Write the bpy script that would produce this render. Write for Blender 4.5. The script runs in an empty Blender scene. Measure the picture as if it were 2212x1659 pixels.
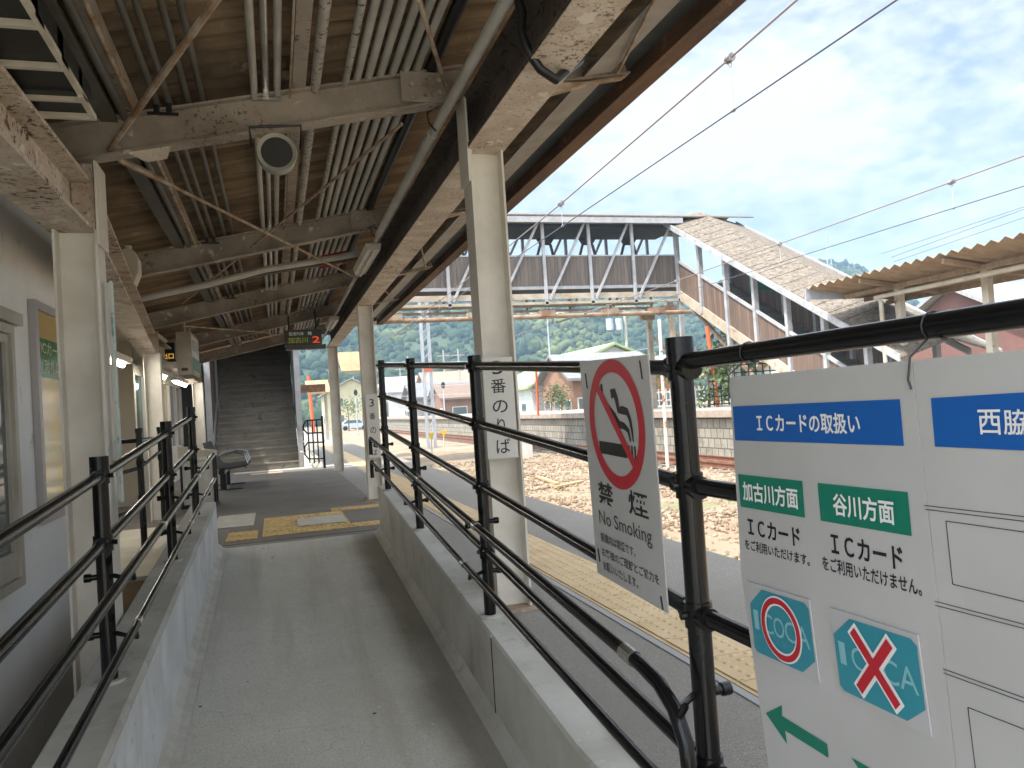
import bpy, math, random
import numpy as np
from mathutils import Vector, Matrix
R_ = math.radians
random.seed(7); rng = np.random.default_rng(11)
S = bpy.context.scene; COL = S.collection

# ------------------------------------------------------------------ camera
H = 1.17                                   # eye height above the platform (platform top is z = 0)
CR = np.array([[0.9536819, -0.0539208, 0.2959448], [-0.2937459, 0.0451253, 0.9548178], [-0.0648391, -0.9975251, 0.0271962]])
cam = bpy.data.cameras.new('camera'); camo = bpy.data.objects.new('camera', cam); COL.objects.link(camo)
cam.sensor_width = 36; cam.lens = 1661 / 2212 * 36; cam.clip_start = .05; cam.clip_end = 4000
m = Matrix.Identity(4)
for i in range(3):
    m[i][0] = CR[i, 0]; m[i][1] = -CR[i, 1]; m[i][2] = -CR[i, 2]
m[2][3] = H
camo.matrix_world = m; S.camera = camo

# ------------------------------------------------------------------ sky, sun, exposure
SUN_EL, SUN_AZ = R_(60), R_(250)           # azimuth clockwise from +Y
wd = bpy.data.worlds.new('World'); S.world = wd; wd.use_nodes = True
nt = wd.node_tree; nt.nodes.clear()
def wn(t, **k):
    n = nt.nodes.new(t)
    for a, b in k.items(): setattr(n, a, b)
    return n
sky = wn('ShaderNodeTexSky', sky_type='NISHITA', sun_disc=False, sun_elevation=SUN_EL, sun_rotation=SUN_AZ, air_density=1.0, dust_density=1.6, ozone_density=1.2)
tc = wn('ShaderNodeTexCoord'); mp = wn('ShaderNodeMapping'); mp.inputs['Scale'].default_value = (1, 1.5, 2.6); mp.inputs['Rotation'].default_value = (0, .25, .5)
n1 = wn('ShaderNodeTexNoise'); n1.inputs['Scale'].default_value = 2.3; n1.inputs['Detail'].default_value = 5; n1.inputs['Distortion'].default_value = .5
n2 = wn('ShaderNodeTexNoise'); n2.inputs['Scale'].default_value = 26; n2.inputs['Detail'].default_value = 6; n2.inputs['Roughness'].default_value = .55
ma = wn('ShaderNodeMath', operation='MULTIPLY_ADD'); ma.inputs[1].default_value = .55
rp = wn('ShaderNodeValToRGB'); rp.color_ramp.elements[0].position = .60; rp.color_ramp.elements[1].position = .90
mx = wn('ShaderNodeMix', data_type='RGBA'); mx.inputs[7].default_value = (5.3, 5.25, 5.2, 1)
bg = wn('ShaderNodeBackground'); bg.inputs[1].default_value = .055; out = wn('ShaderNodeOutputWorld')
L = nt.links.new
L(tc.outputs['Generated'], mp.inputs[0]); L(mp.outputs[0], n1.inputs[0]); L(mp.outputs[0], n2.inputs[0])
L(n2.outputs[0], ma.inputs[0]); L(n1.outputs[0], ma.inputs[2]); L(ma.outputs[0], rp.inputs[0])
L(rp.outputs[0], mx.inputs[0]); tn = wn('ShaderNodeMix', data_type='RGBA'); tn.inputs[0].default_value = .75; tn.inputs[7].default_value = (2.55, 2.95, 3.75, 1)
L(sky.outputs[0], tn.inputs[6]); L(tn.outputs[2], mx.inputs[6])
# unseen sky around the sun boosted to add light under the canopy
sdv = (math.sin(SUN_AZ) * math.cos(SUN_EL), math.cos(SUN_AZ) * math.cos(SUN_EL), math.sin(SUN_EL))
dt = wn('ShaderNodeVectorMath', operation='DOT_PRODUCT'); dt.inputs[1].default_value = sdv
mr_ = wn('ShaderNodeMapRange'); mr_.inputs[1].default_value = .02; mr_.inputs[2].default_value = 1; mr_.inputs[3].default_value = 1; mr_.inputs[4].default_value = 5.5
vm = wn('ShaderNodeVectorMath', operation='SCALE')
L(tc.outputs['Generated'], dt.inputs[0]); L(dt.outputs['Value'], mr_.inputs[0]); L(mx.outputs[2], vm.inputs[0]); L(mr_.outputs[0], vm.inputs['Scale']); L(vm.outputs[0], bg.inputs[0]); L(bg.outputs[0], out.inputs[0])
sl = bpy.data.lights.new('sun', 'SUN'); sl.energy = 2.25; sl.angle = R_(.9); sl.color = (1, .955, .89)
so = bpy.data.objects.new('sun', sl); COL.objects.link(so)
sd = Vector((math.sin(SUN_AZ) * math.cos(SUN_EL), math.cos(SUN_AZ) * math.cos(SUN_EL), math.sin(SUN_EL)))
so.rotation_euler = sd.to_track_quat('Z', 'Y').to_euler()
S.view_settings.view_transform = 'Standard'; S.view_settings.look = 'None'; S.view_settings.gamma = 1
S.view_settings.exposure = 1.86

# ------------------------------------------------------------------ helpers
def ray(x, y):
    v = CR @ np.array([x - 1106., y - 829.5, 1661.]); return v / v[1]
def onX(x, y, X): v = ray(x, y) * 1.0; v = v * (X / v[0]); return Vector((v[0], v[1], v[2] + H))
def onY(x, y, Y): v = ray(x, y) * Y; return Vector((v[0], v[1], v[2] + H))
V = Vector
LOC = {}
class MB:
    def __init__(s): s.v = []; s.f = []
    def add(s, vs, fs):
        o = len(s.v); s.v += [tuple(p) for p in vs]; s.f += [tuple(i + o for i in f) for f in fs]; return s
    def box(s, a, b):
        x0, y0, z0 = a; x1, y1, z1 = b
        return s.add([(x0,y0,z0),(x1,y0,z0),(x1,y1,z0),(x0,y1,z0),(x0,y0,z1),(x1,y0,z1),(x1,y1,z1),(x0,y1,z1)],
                     [(0,3,2,1),(4,5,6,7),(0,1,5,4),(1,2,6,5),(2,3,7,6),(3,0,4,7)])
    def bar(s, p, q, w, h, up=(0, 0, 1)):        # rectangular bar from p to q
        return s.sweep([(-w/2,-h/2),(w/2,-h/2),(w/2,h/2),(-w/2,h/2)], p, q, up)
    def sweep(s, sec, p, q, up=(0, 0, 1)):
        p = V(p); q = V(q); d = (q - p).normalized(); r = d.cross(V(up)).normalized(); u = r.cross(d)
        n = len(sec); vs = [c + r * a + u * b for c in (p, q) for a, b in sec]
        return s.add(vs, [(i, (i+1) % n, n + (i+1) % n, n + i) for i in range(n)] + [tuple(range(n))[::-1], tuple(range(n, 2*n))])
    def ibeam(s, p, q, h, w, up=(0, 0, 1), t=.012):
        s.sweep([(-w/2,-h/2),(w/2,-h/2),(w/2,-h/2+t),(t/2,-h/2+t),(t/2,h/2-t),(w/2,h/2-t),(w/2,h/2),(-w/2,h/2),(-w/2,h/2-t),(-t/2,h/2-t),(-t/2,-h/2+t),(-w/2,-h/2+t)], p, q, up)
        return s
    def tube(s, pts, r, n=10, cap=True, r1=None):
        pts = [V(p) for p in pts]; k = len(pts); vs = []
        up = V((0, 0, 1)); d0 = (pts[1] - pts[0]).normalized()
        if abs(d0.z) > .95: up = V((1, 0, 0))
        for i, p in enumerate(pts):
            d = (pts[min(i+1, k-1)] - pts[max(i-1, 0)]).normalized()
            a = d.cross(up)
            if a.length < 1e-4: a = d.cross(V((0, 1, 0)))
            a.normalize(); b = a.cross(d); up = b
            rr = r if r1 is None else r + (r1 - r) * i / (k - 1)
            vs += [p + a * (rr * math.cos(2*math.pi*j/n)) + b * (rr * math.sin(2*math.pi*j/n)) for j in range(n)]
        fs = [(i*n+j, i*n+(j+1) % n, (i+1)*n+(j+1) % n, (i+1)*n+j) for i in range(k-1) for j in range(n)]
        if cap: fs += [tuple(range(n))[::-1], tuple(range((k-1)*n, k*n))]
        return s.add(vs, fs)
    def poly(s, pts, off=(0, 0, 0)):
        return s.add([V(p) + V(off) for p in pts], [tuple(range(len(pts)))])
    def slab(s, pts, off):                        # polygon extruded by off
        n = len(pts); vs = [V(p) for p in pts] + [V(p) + V(off) for p in pts]
        return s.add(vs, [tuple(range(n))[::-1], tuple(range(n, 2*n))] + [(i, (i+1) % n, n + (i+1) % n, n + i) for i in range(n)])
    def grid(s, rows):
        n = len(rows[0]); vs = [p for r in rows for p in r]
        return s.add(vs, [(i*n+j, i*n+j+1, (i+1)*n+j+1, (i+1)*n+j) for i in range(len(rows)-1) for j in range(n-1)])
    def build(s, name, mat, parent=None, smooth=False):
        off = LOC.get(parent.name, V((0, 0, 0))) if parent else V((0, 0, 0))
        me = bpy.data.meshes.new(name); me.from_pydata([(p[0]-off.x, p[1]-off.y, p[2]-off.z) for p in s.v], [], s.f)
        me.materials.append(mat)
        if smooth:
            me.polygons.foreach_set('use_smooth', [True] * len(me.polygons))
            try: me.set_sharp_from_angle(angle=R_(40))
            except Exception: pass
        o = bpy.data.objects.new(name, me); COL.objects.link(o)
        if parent: o.parent = parent; LOC[o.name] = off
        return o
def thing(name, label, cat, loc=(0, 0, 0), group=None):
    o = bpy.data.objects.new(name, None); COL.objects.link(o); o.location = loc; o.empty_display_size = .2
    LOC[o.name] = V(loc); o['label'] = label; o['category'] = cat
    if group: o['group'] = group
    return o
def tag(o, label, cat, group=None):
    o['label'] = label; o['category'] = cat
    if group: o['group'] = group
    return o
def struct(o, kind='structure', label=None):
    o['kind'] = kind
    if label: o['label'] = label
    return o
def dup(root, loc, label=None, group=None):
    r = root.copy(); COL.objects.link(r); r.location = loc; LOC[r.name] = V(loc)
    if label: r['label'] = label
    if group: r['group'] = group
    for ch in list(root.children):
        c = ch.copy(); COL.objects.link(c); c.parent = r
        for g in ch.children:
            d = g.copy(); COL.objects.link(d); d.parent = c
    return r

# ------------------------------------------------------------------ materials
def newmat(name):
    mt = bpy.data.materials.new(name); mt.use_nodes = True; t = mt.node_tree; b = t.nodes['Principled BSDF']; return mt, t, b
def c4(c): return (c[0], c[1], c[2], 1)
def ramp(t, src, lo, hi):
    r = t.nodes.new('ShaderNodeMapRange'); r.inputs[1].default_value = lo; r.inputs[2].default_value = hi
    t.links.new(src, r.inputs[0]); return r.outputs[0]
def noise(t, vec, sc, det=6, rough=.6):
    n = t.nodes.new('ShaderNodeTexNoise'); n.inputs['Scale'].default_value = sc; n.inputs['Detail'].default_value = det; n.inputs['Roughness'].default_value = rough
    t.links.new(vec, n.inputs['Vector']); return n.outputs[0]
def mixc(t, f, a, b):
    x = t.nodes.new('ShaderNodeMix'); x.data_type = 'RGBA'
    for sock, val in ((0, f), (6, a), (7, b)):
        if hasattr(val, 'is_linked') or hasattr(val, 'node'): t.links.new(val, x.inputs[sock])
        else: x.inputs[sock].default_value = val if sock == 0 else c4(val)
    return x.outputs[2]
def coords(t, stretch=(1, 1, 1)):
    tcn = t.nodes.new('ShaderNodeTexCoord'); mpn = t.nodes.new('ShaderNodeMapping'); mpn.inputs['Scale'].default_value = stretch
    t.links.new(tcn.outputs['Object'], mpn.inputs[0]); return mpn.outputs[0], tcn.outputs['Object']
def finish(t, b, col, rough, metal, bump, bscale, vec, spec=.5):
    if hasattr(col, 'node'): t.links.new(col, b.inputs['Base Color'])
    else: b.inputs['Base Color'].default_value = c4(col)
    b.inputs['Roughness'].default_value = rough; b.inputs['Metallic'].default_value = metal
    b.inputs['Specular IOR Level'].default_value = spec
    if bump:
        bn = t.nodes.new('ShaderNodeBump'); bn.inputs['Strength'].default_value = bump; bn.inputs['Distance'].default_value = .01
        t.links.new(noise(t, vec, bscale, 5), bn.inputs['Height']); t.links.new(bn.outputs[0], b.inputs['Normal'])
def M(name, col, col2=None, rough=.65, metal=0, scale=5, lo=.38, hi=.62, bump=0, bscale=60, spots=(), stretch=(1, 1, 1), spec=.5):
    mt, t, b = newmat(name); vec, raw = coords(t, stretch)
    c = col
    if col2: c = mixc(t, ramp(t, noise(t, vec, scale), lo, hi), col, col2)
    for sp_ in spots:
        sc, ss, l, h = sp_[:4]; v_ = raw
        if len(sp_) > 4:
            m_ = t.nodes.new('ShaderNodeMapping'); m_.inputs['Scale'].default_value = sp_[4]; t.links.new(raw, m_.inputs[0]); v_ = m_.outputs[0]
        f = ramp(t, noise(t, v_, ss, 7, .65), l, h)
        if len(sp_) > 5:
            g = t.nodes.new('ShaderNodeMath'); g.operation = 'MULTIPLY'; t.links.new(f, g.inputs[0]); t.links.new(ramp(t, noise(t, raw, sp_[5][0], 3), sp_[5][1], sp_[5][2]), g.inputs[1]); f = g.outputs[0]
        c = mixc(t, f, c, sc)
    finish(t, b, c, rough, metal, bump, bscale, raw, spec); return mt
def floor_concrete(name, c0, c1, stain):
    mt, t, b = newmat(name); vec, raw = coords(t)
    c = mixc(t, ramp(t, noise(t, raw, 1.1, 8, .7), .36, .66), c0, c1)
    c = mixc(t, ramp(t, noise(t, raw, 95, 3, .8), .50, .72), c, tuple(k * .66 for k in c1))
    c = mixc(t, ramp(t, noise(t, raw, 60, 3, .8), .60, .74), c, tuple(min(1, k * 1.32) for k in c0))
    m_ = t.nodes.new('ShaderNodeMapping'); m_.inputs['Scale'].default_value = (5, .35, 1); t.links.new(raw, m_.inputs[0])
    f = t.nodes.new('ShaderNodeMath'); f.operation = 'MULTIPLY'; f.inputs[1].default_value = .55; t.links.new(ramp(t, noise(t, m_.outputs[0], 1.0, 6, .65), .50, .72), f.inputs[0]); c = mixc(t, f.outputs[0], c, stain)
    # damp brown stain kept along the foot of the track-side wall
    sp = t.nodes.new('ShaderNodeSeparateXYZ'); t.links.new(raw, sp.inputs[0])
    ad = t.nodes.new('ShaderNodeMath'); ad.operation = 'MULTIPLY_ADD'; ad.inputs[1].default_value = .55; t.links.new(noise(t, raw, 1.4, 6), ad.inputs[0]); t.links.new(sp.outputs['X'], ad.inputs[2])
    f2 = t.nodes.new('ShaderNodeMath'); f2.operation = 'MULTIPLY'; f2.inputs[1].default_value = .6; t.links.new(ramp(t, ad.outputs[0], .86, 1.06), f2.inputs[0]); c = mixc(t, f2.outputs[0], c, tuple(k * .62 for k in stain))
    # hairline cracks
    vo = t.nodes.new('ShaderNodeTexVoronoi'); vo.feature = 'DISTANCE_TO_EDGE'; vo.inputs['Scale'].default_value = .9
    wp = t.nodes.new('ShaderNodeVectorMath'); wp.operation = 'MULTIPLY_ADD'; nz = t.nodes.new('ShaderNodeTexNoise'); nz.inputs['Scale'].default_value = 3; t.links.new(raw, nz.inputs['Vector'])
    t.links.new(nz.outputs['Color'], wp.inputs[0]); wp.inputs[1].default_value = (.5, .5, .5); t.links.new(raw, wp.inputs[2]); t.links.new(wp.outputs[0], vo.inputs['Vector'])
    lt = t.nodes.new('ShaderNodeMath'); lt.operation = 'LESS_THAN'; lt.inputs[1].default_value = .0007; t.links.new(vo.outputs['Distance'], lt.inputs[0])
    f3 = t.nodes.new('ShaderNodeMath'); f3.operation = 'MULTIPLY'; t.links.new(lt.outputs[0], f3.inputs[0]); t.links.new(ramp(t, noise(t, raw, .9, 2), .5, .56), f3.inputs[1]); c = mixc(t, f3.outputs[0], c, tuple(k * .45 for k in stain))
    for bc, bs, th in (((.66, .65, .62), 7, .055), ((.62, .61, .57), 13, .05), ((.09, .085, .075), 5, .05)):
        v2 = t.nodes.new('ShaderNodeTexVoronoi'); v2.inputs['Scale'].default_value = bs; t.links.new(raw, v2.inputs['Vector']); s2 = t.nodes.new('ShaderNodeSeparateColor'); t.links.new(v2.outputs['Color'], s2.inputs[0])
        a = t.nodes.new('ShaderNodeMath'); a.operation = 'LESS_THAN'; a.inputs[1].default_value = th; t.links.new(v2.outputs['Distance'], a.inputs[0])
        d = t.nodes.new('ShaderNodeMath'); d.operation = 'GREATER_THAN'; d.inputs[1].default_value = .62; t.links.new(s2.outputs[1], d.inputs[0]); e = t.nodes.new('ShaderNodeMath'); e.operation = 'MULTIPLY'; t.links.new(a.outputs[0], e.inputs[0]); t.links.new(d.outputs[0], e.inputs[1]); c = mixc(t, e.outputs[0], c, bc)
    finish(t, b, c, .88, 0, .35, 150, raw); return mt
def planks(name, cols, axis, width, rough=.75):
    mt, t, b = newmat(name); vec, raw = coords(t)
    sp = t.nodes.new('ShaderNodeSeparateXYZ'); t.links.new(raw, sp.inputs[0])
    mu = t.nodes.new('ShaderNodeMath'); mu.operation = 'DIVIDE'; mu.inputs[1].default_value = width; t.links.new(sp.outputs[axis], mu.inputs[0])
    fl = t.nodes.new('ShaderNodeMath'); fl.operation = 'FLOOR'; t.links.new(mu.outputs[0], fl.inputs[0])
    wn_ = t.nodes.new('ShaderNodeTexWhiteNoise'); wn_.noise_dimensions = '1D'; t.links.new(fl.outputs[0], wn_.inputs['W'])
    fr = t.nodes.new('ShaderNodeMath'); fr.operation = 'FRACT'; t.links.new(mu.outputs[0], fr.inputs[0])
    mpn = t.nodes.new('ShaderNodeMapping'); mpn.inputs['Scale'].default_value = (14, 14, 1.1); t.links.new(raw, mpn.inputs[0])
    c = mixc(t, wn_.outputs['Value'], cols[0], cols[1]); c = mixc(t, ramp(t, noise(t, mpn.outputs[0], 1), .45, .75), c, cols[2])
    g = t.nodes.new('ShaderNodeMath'); g.operation = 'LESS_THAN'; g.inputs[1].default_value = .07; t.links.new(fr.outputs[0], g.inputs[0])
    c = mixc(t, g.outputs[0], c, tuple(k * .35 for k in cols[0])); finish(t, b, c, rough, 0, .3, 40, raw); return mt
def speckle(name, cols, scale=160, rough=.9, bump=.5, big=2.0, bits=None):
    mt, t, b = newmat(name); vec, raw = coords(t)
    vo = t.nodes.new('ShaderNodeTexVoronoi'); vo.inputs['Scale'].default_value = scale; t.links.new(raw, vo.inputs['Vector'])
    sc = t.nodes.new('ShaderNodeSeparateColor'); t.links.new(vo.outputs['Color'], sc.inputs[0])
    c = mixc(t, ramp(t, sc.outputs[0], .3, 1), cols[0], cols[1]); c = mixc(t, ramp(t, noise(t, raw, big), .35, .7), c, cols[2])
    if bits:
        for bc, bs, th in bits:
            v2 = t.nodes.new('ShaderNodeTexVoronoi'); v2.inputs['Scale'].default_value = bs; v2.inputs['Randomness'].default_value = 1; t.links.new(raw, v2.inputs['Vector'])
            s2 = t.nodes.new('ShaderNodeSeparateColor'); t.links.new(v2.outputs['Color'], s2.inputs[0])
            a = t.nodes.new('ShaderNodeMath'); a.operation = 'LESS_THAN'; a.inputs[1].default_value = th; t.links.new(v2.outputs['Distance'], a.inputs[0])
            d = t.nodes.new('ShaderNodeMath'); d.operation = 'GREATER_THAN'; d.inputs[1].default_value = .55; t.links.new(s2.outputs[1], d.inputs[0])
            e = t.nodes.new('ShaderNodeMath'); e.operation = 'MULTIPLY'; t.links.new(a.outputs[0], e.inputs[0]); t.links.new(d.outputs[0], e.inputs[1])
            c = mixc(t, e.outputs[0], c, bc)
    finish(t, b, c, rough, 0, bump, scale * .8, raw); return mt
def bricks(name, c1, c2, mortar, bw, bh, axes=('Y', 'Z'), dirt=(.12, .1, .08)):
    mt, t, b = newmat(name); vec, raw = coords(t)
    sp = t.nodes.new('ShaderNodeSeparateXYZ'); cb = t.nodes.new('ShaderNodeCombineXYZ'); t.links.new(raw, sp.inputs[0])
    t.links.new(sp.outputs[axes[0]], cb.inputs[0]); t.links.new(sp.outputs[axes[1]], cb.inputs[1])
    br = t.nodes.new('ShaderNodeTexBrick'); br.inputs['Scale'].default_value = 1; br.inputs['Brick Width'].default_value = bw; br.inputs['Row Height'].default_value = bh
    br.inputs['Mortar Size'].default_value = .018; br.inputs['Color1'].default_value = c4(c1); br.inputs['Color2'].default_value = c4(c2); br.inputs['Mortar'].default_value = c4(mortar)
    t.links.new(cb.outputs[0], br.inputs['Vector'])
    c = mixc(t, ramp(t, noise(t, raw, 1.7, 7, .7), .5, .72), br.outputs['Color'], dirt); finish(t, b, c, .9, 0, .4, 30, raw); return mt
def glow(name, col, st):
    mt, t, b = newmat(name); b.inputs['Base Color'].default_value = c4(col); b.inputs['Emission Color'].default_value = c4(col); b.inputs['Emission Strength'].default_value = st; return mt
def glassy(name, col, rough=.06):
    mt, t, b = newmat(name); vec, raw = coords(t)
    finish(t, b, col, rough, 0, .06, 3, raw, .9); return mt

RUST = (.14, .055, .025)
m_colpaint = M('column paint', (.72, .68, .60), (.60, .555, .47), scale=3, rough=.5, spots=((RUST, 9, .70, .76), ((.2, .16, .1), 30, .70, .74)), bump=.05)
m_girder = M('flaking girder paint', (.64, .555, .46), (.48, .39, .30), scale=5, rough=.75, spots=(((.33, .22, .14), 2.2, .56, .70), ((.10, .06, .04), 26, .54, .58, (1, 1, 1), (1.3, .46, .60)), ((.09, .055, .035), 55, .60, .64), ((.70, .64, .56), 7, .60, .64)), bump=.4, bscale=45)
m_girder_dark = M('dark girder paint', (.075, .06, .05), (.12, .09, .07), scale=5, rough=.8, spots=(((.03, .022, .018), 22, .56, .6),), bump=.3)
m_rafter = M('dull rafter paint', (.35, .30, .245), (.215, .178, .138), scale=2.6, rough=.75, spots=(((.17, .10, .065), 1.6, .56, .72), ((.10, .055, .035), 34, .56, .60, (1, 1, 1), (1.7, .48, .6)), ((.52, .46, .39), 7, .62, .66)), bump=.35, bscale=50)
m_roofunder = M('weathered roof sheet', (.25, .175, .10), (.12, .08, .046), scale=1.6, rough=.9, stretch=(.7, 6, 1), spots=(((.06, .042, .028), 1.4, .52, .70), ((.40, .32, .22), 3.1, .62, .75), ((.10, .07, .045), 1, .55, .7, (.6, 14, 1))), bump=.3, bscale=30)
m_rustwood = M('rusty fascia', (.16, .085, .045), (.07, .045, .03), scale=3, rough=.8, stretch=(3, .5, 3), spots=(((.24, .12, .05), 8, .6, .68),), bump=.3)
m_gutter = M('dark gutter', (.045, .055, .055), (.07, .075, .07), rough=.6)
m_greystrip = M('grey soffit strip', (.30, .28, .25), (.24, .22, .19), rough=.7)
m_pipe = M('grey conduit', (.50, .47, .42), (.38, .355, .31), rough=.45, scale=3, spots=(((.5, .47, .42), 30, .62, .66),), bump=.05)
m_pipe_dark = M('dark conduit', (.12, .115, .10), (.08, .075, .06), rough=.55, scale=3)
m_pipe_spk = M('flaking conduit', (.46, .43, .38), (.36, .33, .28), rough=.7, scale=6, spots=(((.06, .045, .035), 32, .55, .60),), bump=.3)
m_zinc = M('bright zinc conduit', (.55, .55, .53), (.42, .42, .40), rough=.28, metal=.75, scale=4)
m_rod = M('rusty rod', (.42, .35, .27), (.24, .14, .07), scale=9, rough=.8, bump=.5, bscale=70)
m_black = M('black rail enamel', (.0045, .0045, .005), (.009, .009, .009), rough=.17, scale=4, spec=.30, spots=(((.055, .048, .04), 70, .64, .70, (1, 1, 1), (3, .5, .62)),), bump=.04, bscale=120)
m_blackmetal = M('black bracket', (.008, .008, .009), rough=.4)
m_steelring = M('bare steel', (.5, .48, .44), rough=.25, metal=.9)
m_conc = floor_concrete('ramp concrete', (.60, .585, .51), (.50, .485, .41), (.33, .295, .225))
m_kerb = M('kerb concrete', (.50, .487, .432), (.39, .376, .318), scale=2.2, rough=.85, spots=(((.25, .225, .175), 3.5, .60, .78), ((.30, .27, .21), 1.0, .54, .70, (9, 7, .9), (1.2, .45, .6)), ((.10, .09, .075), 42, .69, .73), ((.68, .66, .6), 22, .66, .72)), bump=.35, bscale=70)
m_kerbwhite = M('white kerb paint', (.62, .615, .60), (.50, .49, .465), scale=3, rough=.7, spots=(((.34, .32, .28), 9, .63, .68), ((.40, .37, .31), 1, .56, .72, (6, 6, .8))), bump=.2)
m_cove = M('pale cove mortar', (.52, .50, .44), (.42, .40, .34), scale=6, rough=.85, spots=(((.2, .18, .14), 40, .7, .73),), bump=.25)
m_asph = speckle('platform asphalt', ((.205, .19, .165), (.36, .34, .30), (.235, .215, .185)), scale=190, bump=.6, big=1.2)
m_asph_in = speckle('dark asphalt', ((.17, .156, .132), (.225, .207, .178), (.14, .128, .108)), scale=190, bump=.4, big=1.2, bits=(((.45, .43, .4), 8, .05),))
m_tact = M('tactile yellow', (.60, .455, .265), (.52, .38, .205), scale=3, rough=.75, spots=(((.34, .25, .13), 12, .62, .7),), bump=.2)
m_tact_worn = M('worn tactile yellow', (.62, .44, .17), (.47, .32, .12), scale=4, rough=.8, spots=(((.14, .10, .06), 12, .58, .66), ((.55, .48, .36), 18, .62, .68)), bump=.3)
m_ballast = speckle('ballast bed', ((.26, .19, .12), (.38, .31, .23), (.20, .14, .085)), scale=22, bump=1.0, big=.5)
m_stone = speckle('ballast stone', ((.24, .165, .10), (.44, .375, .29), (.19, .13, .08)), scale=9, bump=.3, big=2)
m_earth = M('dry earth', (.28, .23, .16), (.19, .17, .10), scale=.06, rough=1, spots=(((.12, .15, .05), .09, .5, .6),))
m_darkearth = M('dark earth', (.035, .026, .02), (.016, .012, .01), scale=8, rough=1, bump=.8, bscale=20)  # near-black earth tone for the trench and the form joint
m_block = bricks('stone block wall', (.33, .30, .24), (.25, .225, .175), (.09, .08, .065), .34, .30)
m_coping = M('coping', (.38, .31, .25), (.29, .225, .17), rough=.8, scale=3)
m_fplat = M('pale platform surface', (.31, .295, .255), (.24, .225, .185), scale=1.5, rough=.9)
m_rail = M('rusty rail', (.20, .085, .045), (.13, .055, .03), rough=.7, scale=6)
m_sleeper = M('sleeper', (.22, .19, .15), (.15, .12, .09), rough=.9, scale=4)
m_plaster = M('white plaster', (.89, .87, .82), (.80, .78, .72), scale=1.3, rough=.85, spots=(((.40, .38, .33), 5, .64, .8),), bump=.2, bscale=90)
m_cream = M('cream wall', (.62, .57, .46), (.52, .46, .35), scale=1.5, rough=.8, stretch=(1, 1, .4))
m_alu = M('pale window frame', (.52, .48, .40), (.42, .38, .30), rough=.4, scale=3)
m_frame = M('poster frame', (.46, .43, .42), rough=.35, metal=.3)
m_glass = glassy('window glass', (.10, .12, .12))
m_white = M('white sign enamel', (.43, .425, .41), (.39, .385, .37), rough=.45, scale=2, spots=(((.42, .41, .38), 22, .70, .74),))
m_offwhite = M('aged sign enamel', (.60, .585, .53), (.54, .52, .46), rough=.5, scale=2)
m_ink = M('black ink', (.012, .012, .014), rough=.5)
m_ink2 = M('grey ink', (.05, .05, .048), rough=.5)
m_red = M('sign red', (.42, .012, .024), rough=.45)
m_blue = M('sign blue', (.003, .085, .33), rough=.45)
m_green = M('sign green', (.003, .155, .097), rough=.45)
m_teal = M('card teal', (.028, .22, .275), rough=.4)
m_card = M('card grey', (.40, .395, .395), rough=.4)
m_letter = M('white lettering', (.70, .70, .68), rough=.5)
m_pale = M('pale card lettering', (.20, .42, .46), rough=.5)
m_orange = M('orange paint', (.72, .13, .035), (.60, .11, .03), rough=.6, scale=3)
m_panelgrey = planks('weathered bridge boards', ((.115, .09, .07), (.175, .142, .112), (.08, .063, .05)), 'X', .16)
m_panelbrown = planks('brown stair boards', ((.125, .08, .058), (.195, .13, .092), (.09, .06, .045)), 'Y', .17)
m_steelblue = M('pale steel paint', (.40, .40, .405), (.30, .30, .30), rough=.6, scale=3, spots=(((.27, .18, .11), 4, .62, .72),))
m_cream_steel = M('cream steel paint', (.44, .395, .315), (.35, .28, .195), rough=.7, scale=2, spots=(((.22, .12, .06), 4, .60, .70),))
m_rusty = M('rusty steel', (.22, .115, .06), (.33, .25, .17), rough=.85, scale=2.5)
m_tileroof = M('weathered roof tile', (.20, .168, .13), (.135, .112, .085), scale=4, rough=.92, spots=(((.085, .066, .048), 9, .50, .58), ((.26, .225, .18), 14, .58, .66)), bump=.8, bscale=14)
m_corr = M('rusty corrugated sheet', (.33, .225, .135), (.24, .155, .09), scale=2, rough=.8, stretch=(1, 4, 1), spots=(((.16, .09, .05), 6, .62, .7),))
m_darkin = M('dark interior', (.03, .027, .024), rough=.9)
m_step = M('dark concrete steps', (.26, .235, .19), (.18, .16, .128), rough=.9, scale=2.5, stretch=(.6, 1, 3), spots=(((.10, .088, .066), 5, .58, .7),), bump=.2)
m_seat = M('dark bench steel', (.03, .03, .032), rough=.4, metal=.3)
m_chrome = M('bench chrome', (.5, .5, .5), rough=.25, metal=.9)
m_lamp = glow('lit tube', (1, .97, .92), 12.0)
m_unlit = M('unlit tube housing', (.62, .58, .50), (.52, .48, .40), rough=.4)
m_spk = M('grey loudspeaker', (.34, .325, .27), (.26, .25, .20), rough=.5)
m_mesh = M('dark grille', (.028, .027, .025), rough=.8)
m_blackbox = M('black panel', (.012, .012, .012), (.02, .02, .019), rough=.5)
m_trim = M('pale trim', (.60, .55, .45), (.46, .41, .33), rough=.6, scale=6)
m_wire = M('overhead wire', (.25, .19, .17), rough=.5, metal=.2)
m_wire_dark = M('dark wire', (.08, .08, .10), rough=.5)
m_insul = M('insulator', (.10, .08, .07), (.3, .3, .3), rough=.35, scale=20)
m_steelpole = M('galvanised pole', (.42, .45, .50), (.34, .36, .40), rough=.6, scale=2)
m_concpole = M('concrete pole', (.40, .38, .35), (.32, .30, .27), rough=.85)
m_yellow = M('marker yellow', (.80, .55, .01), rough=.5)

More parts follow.
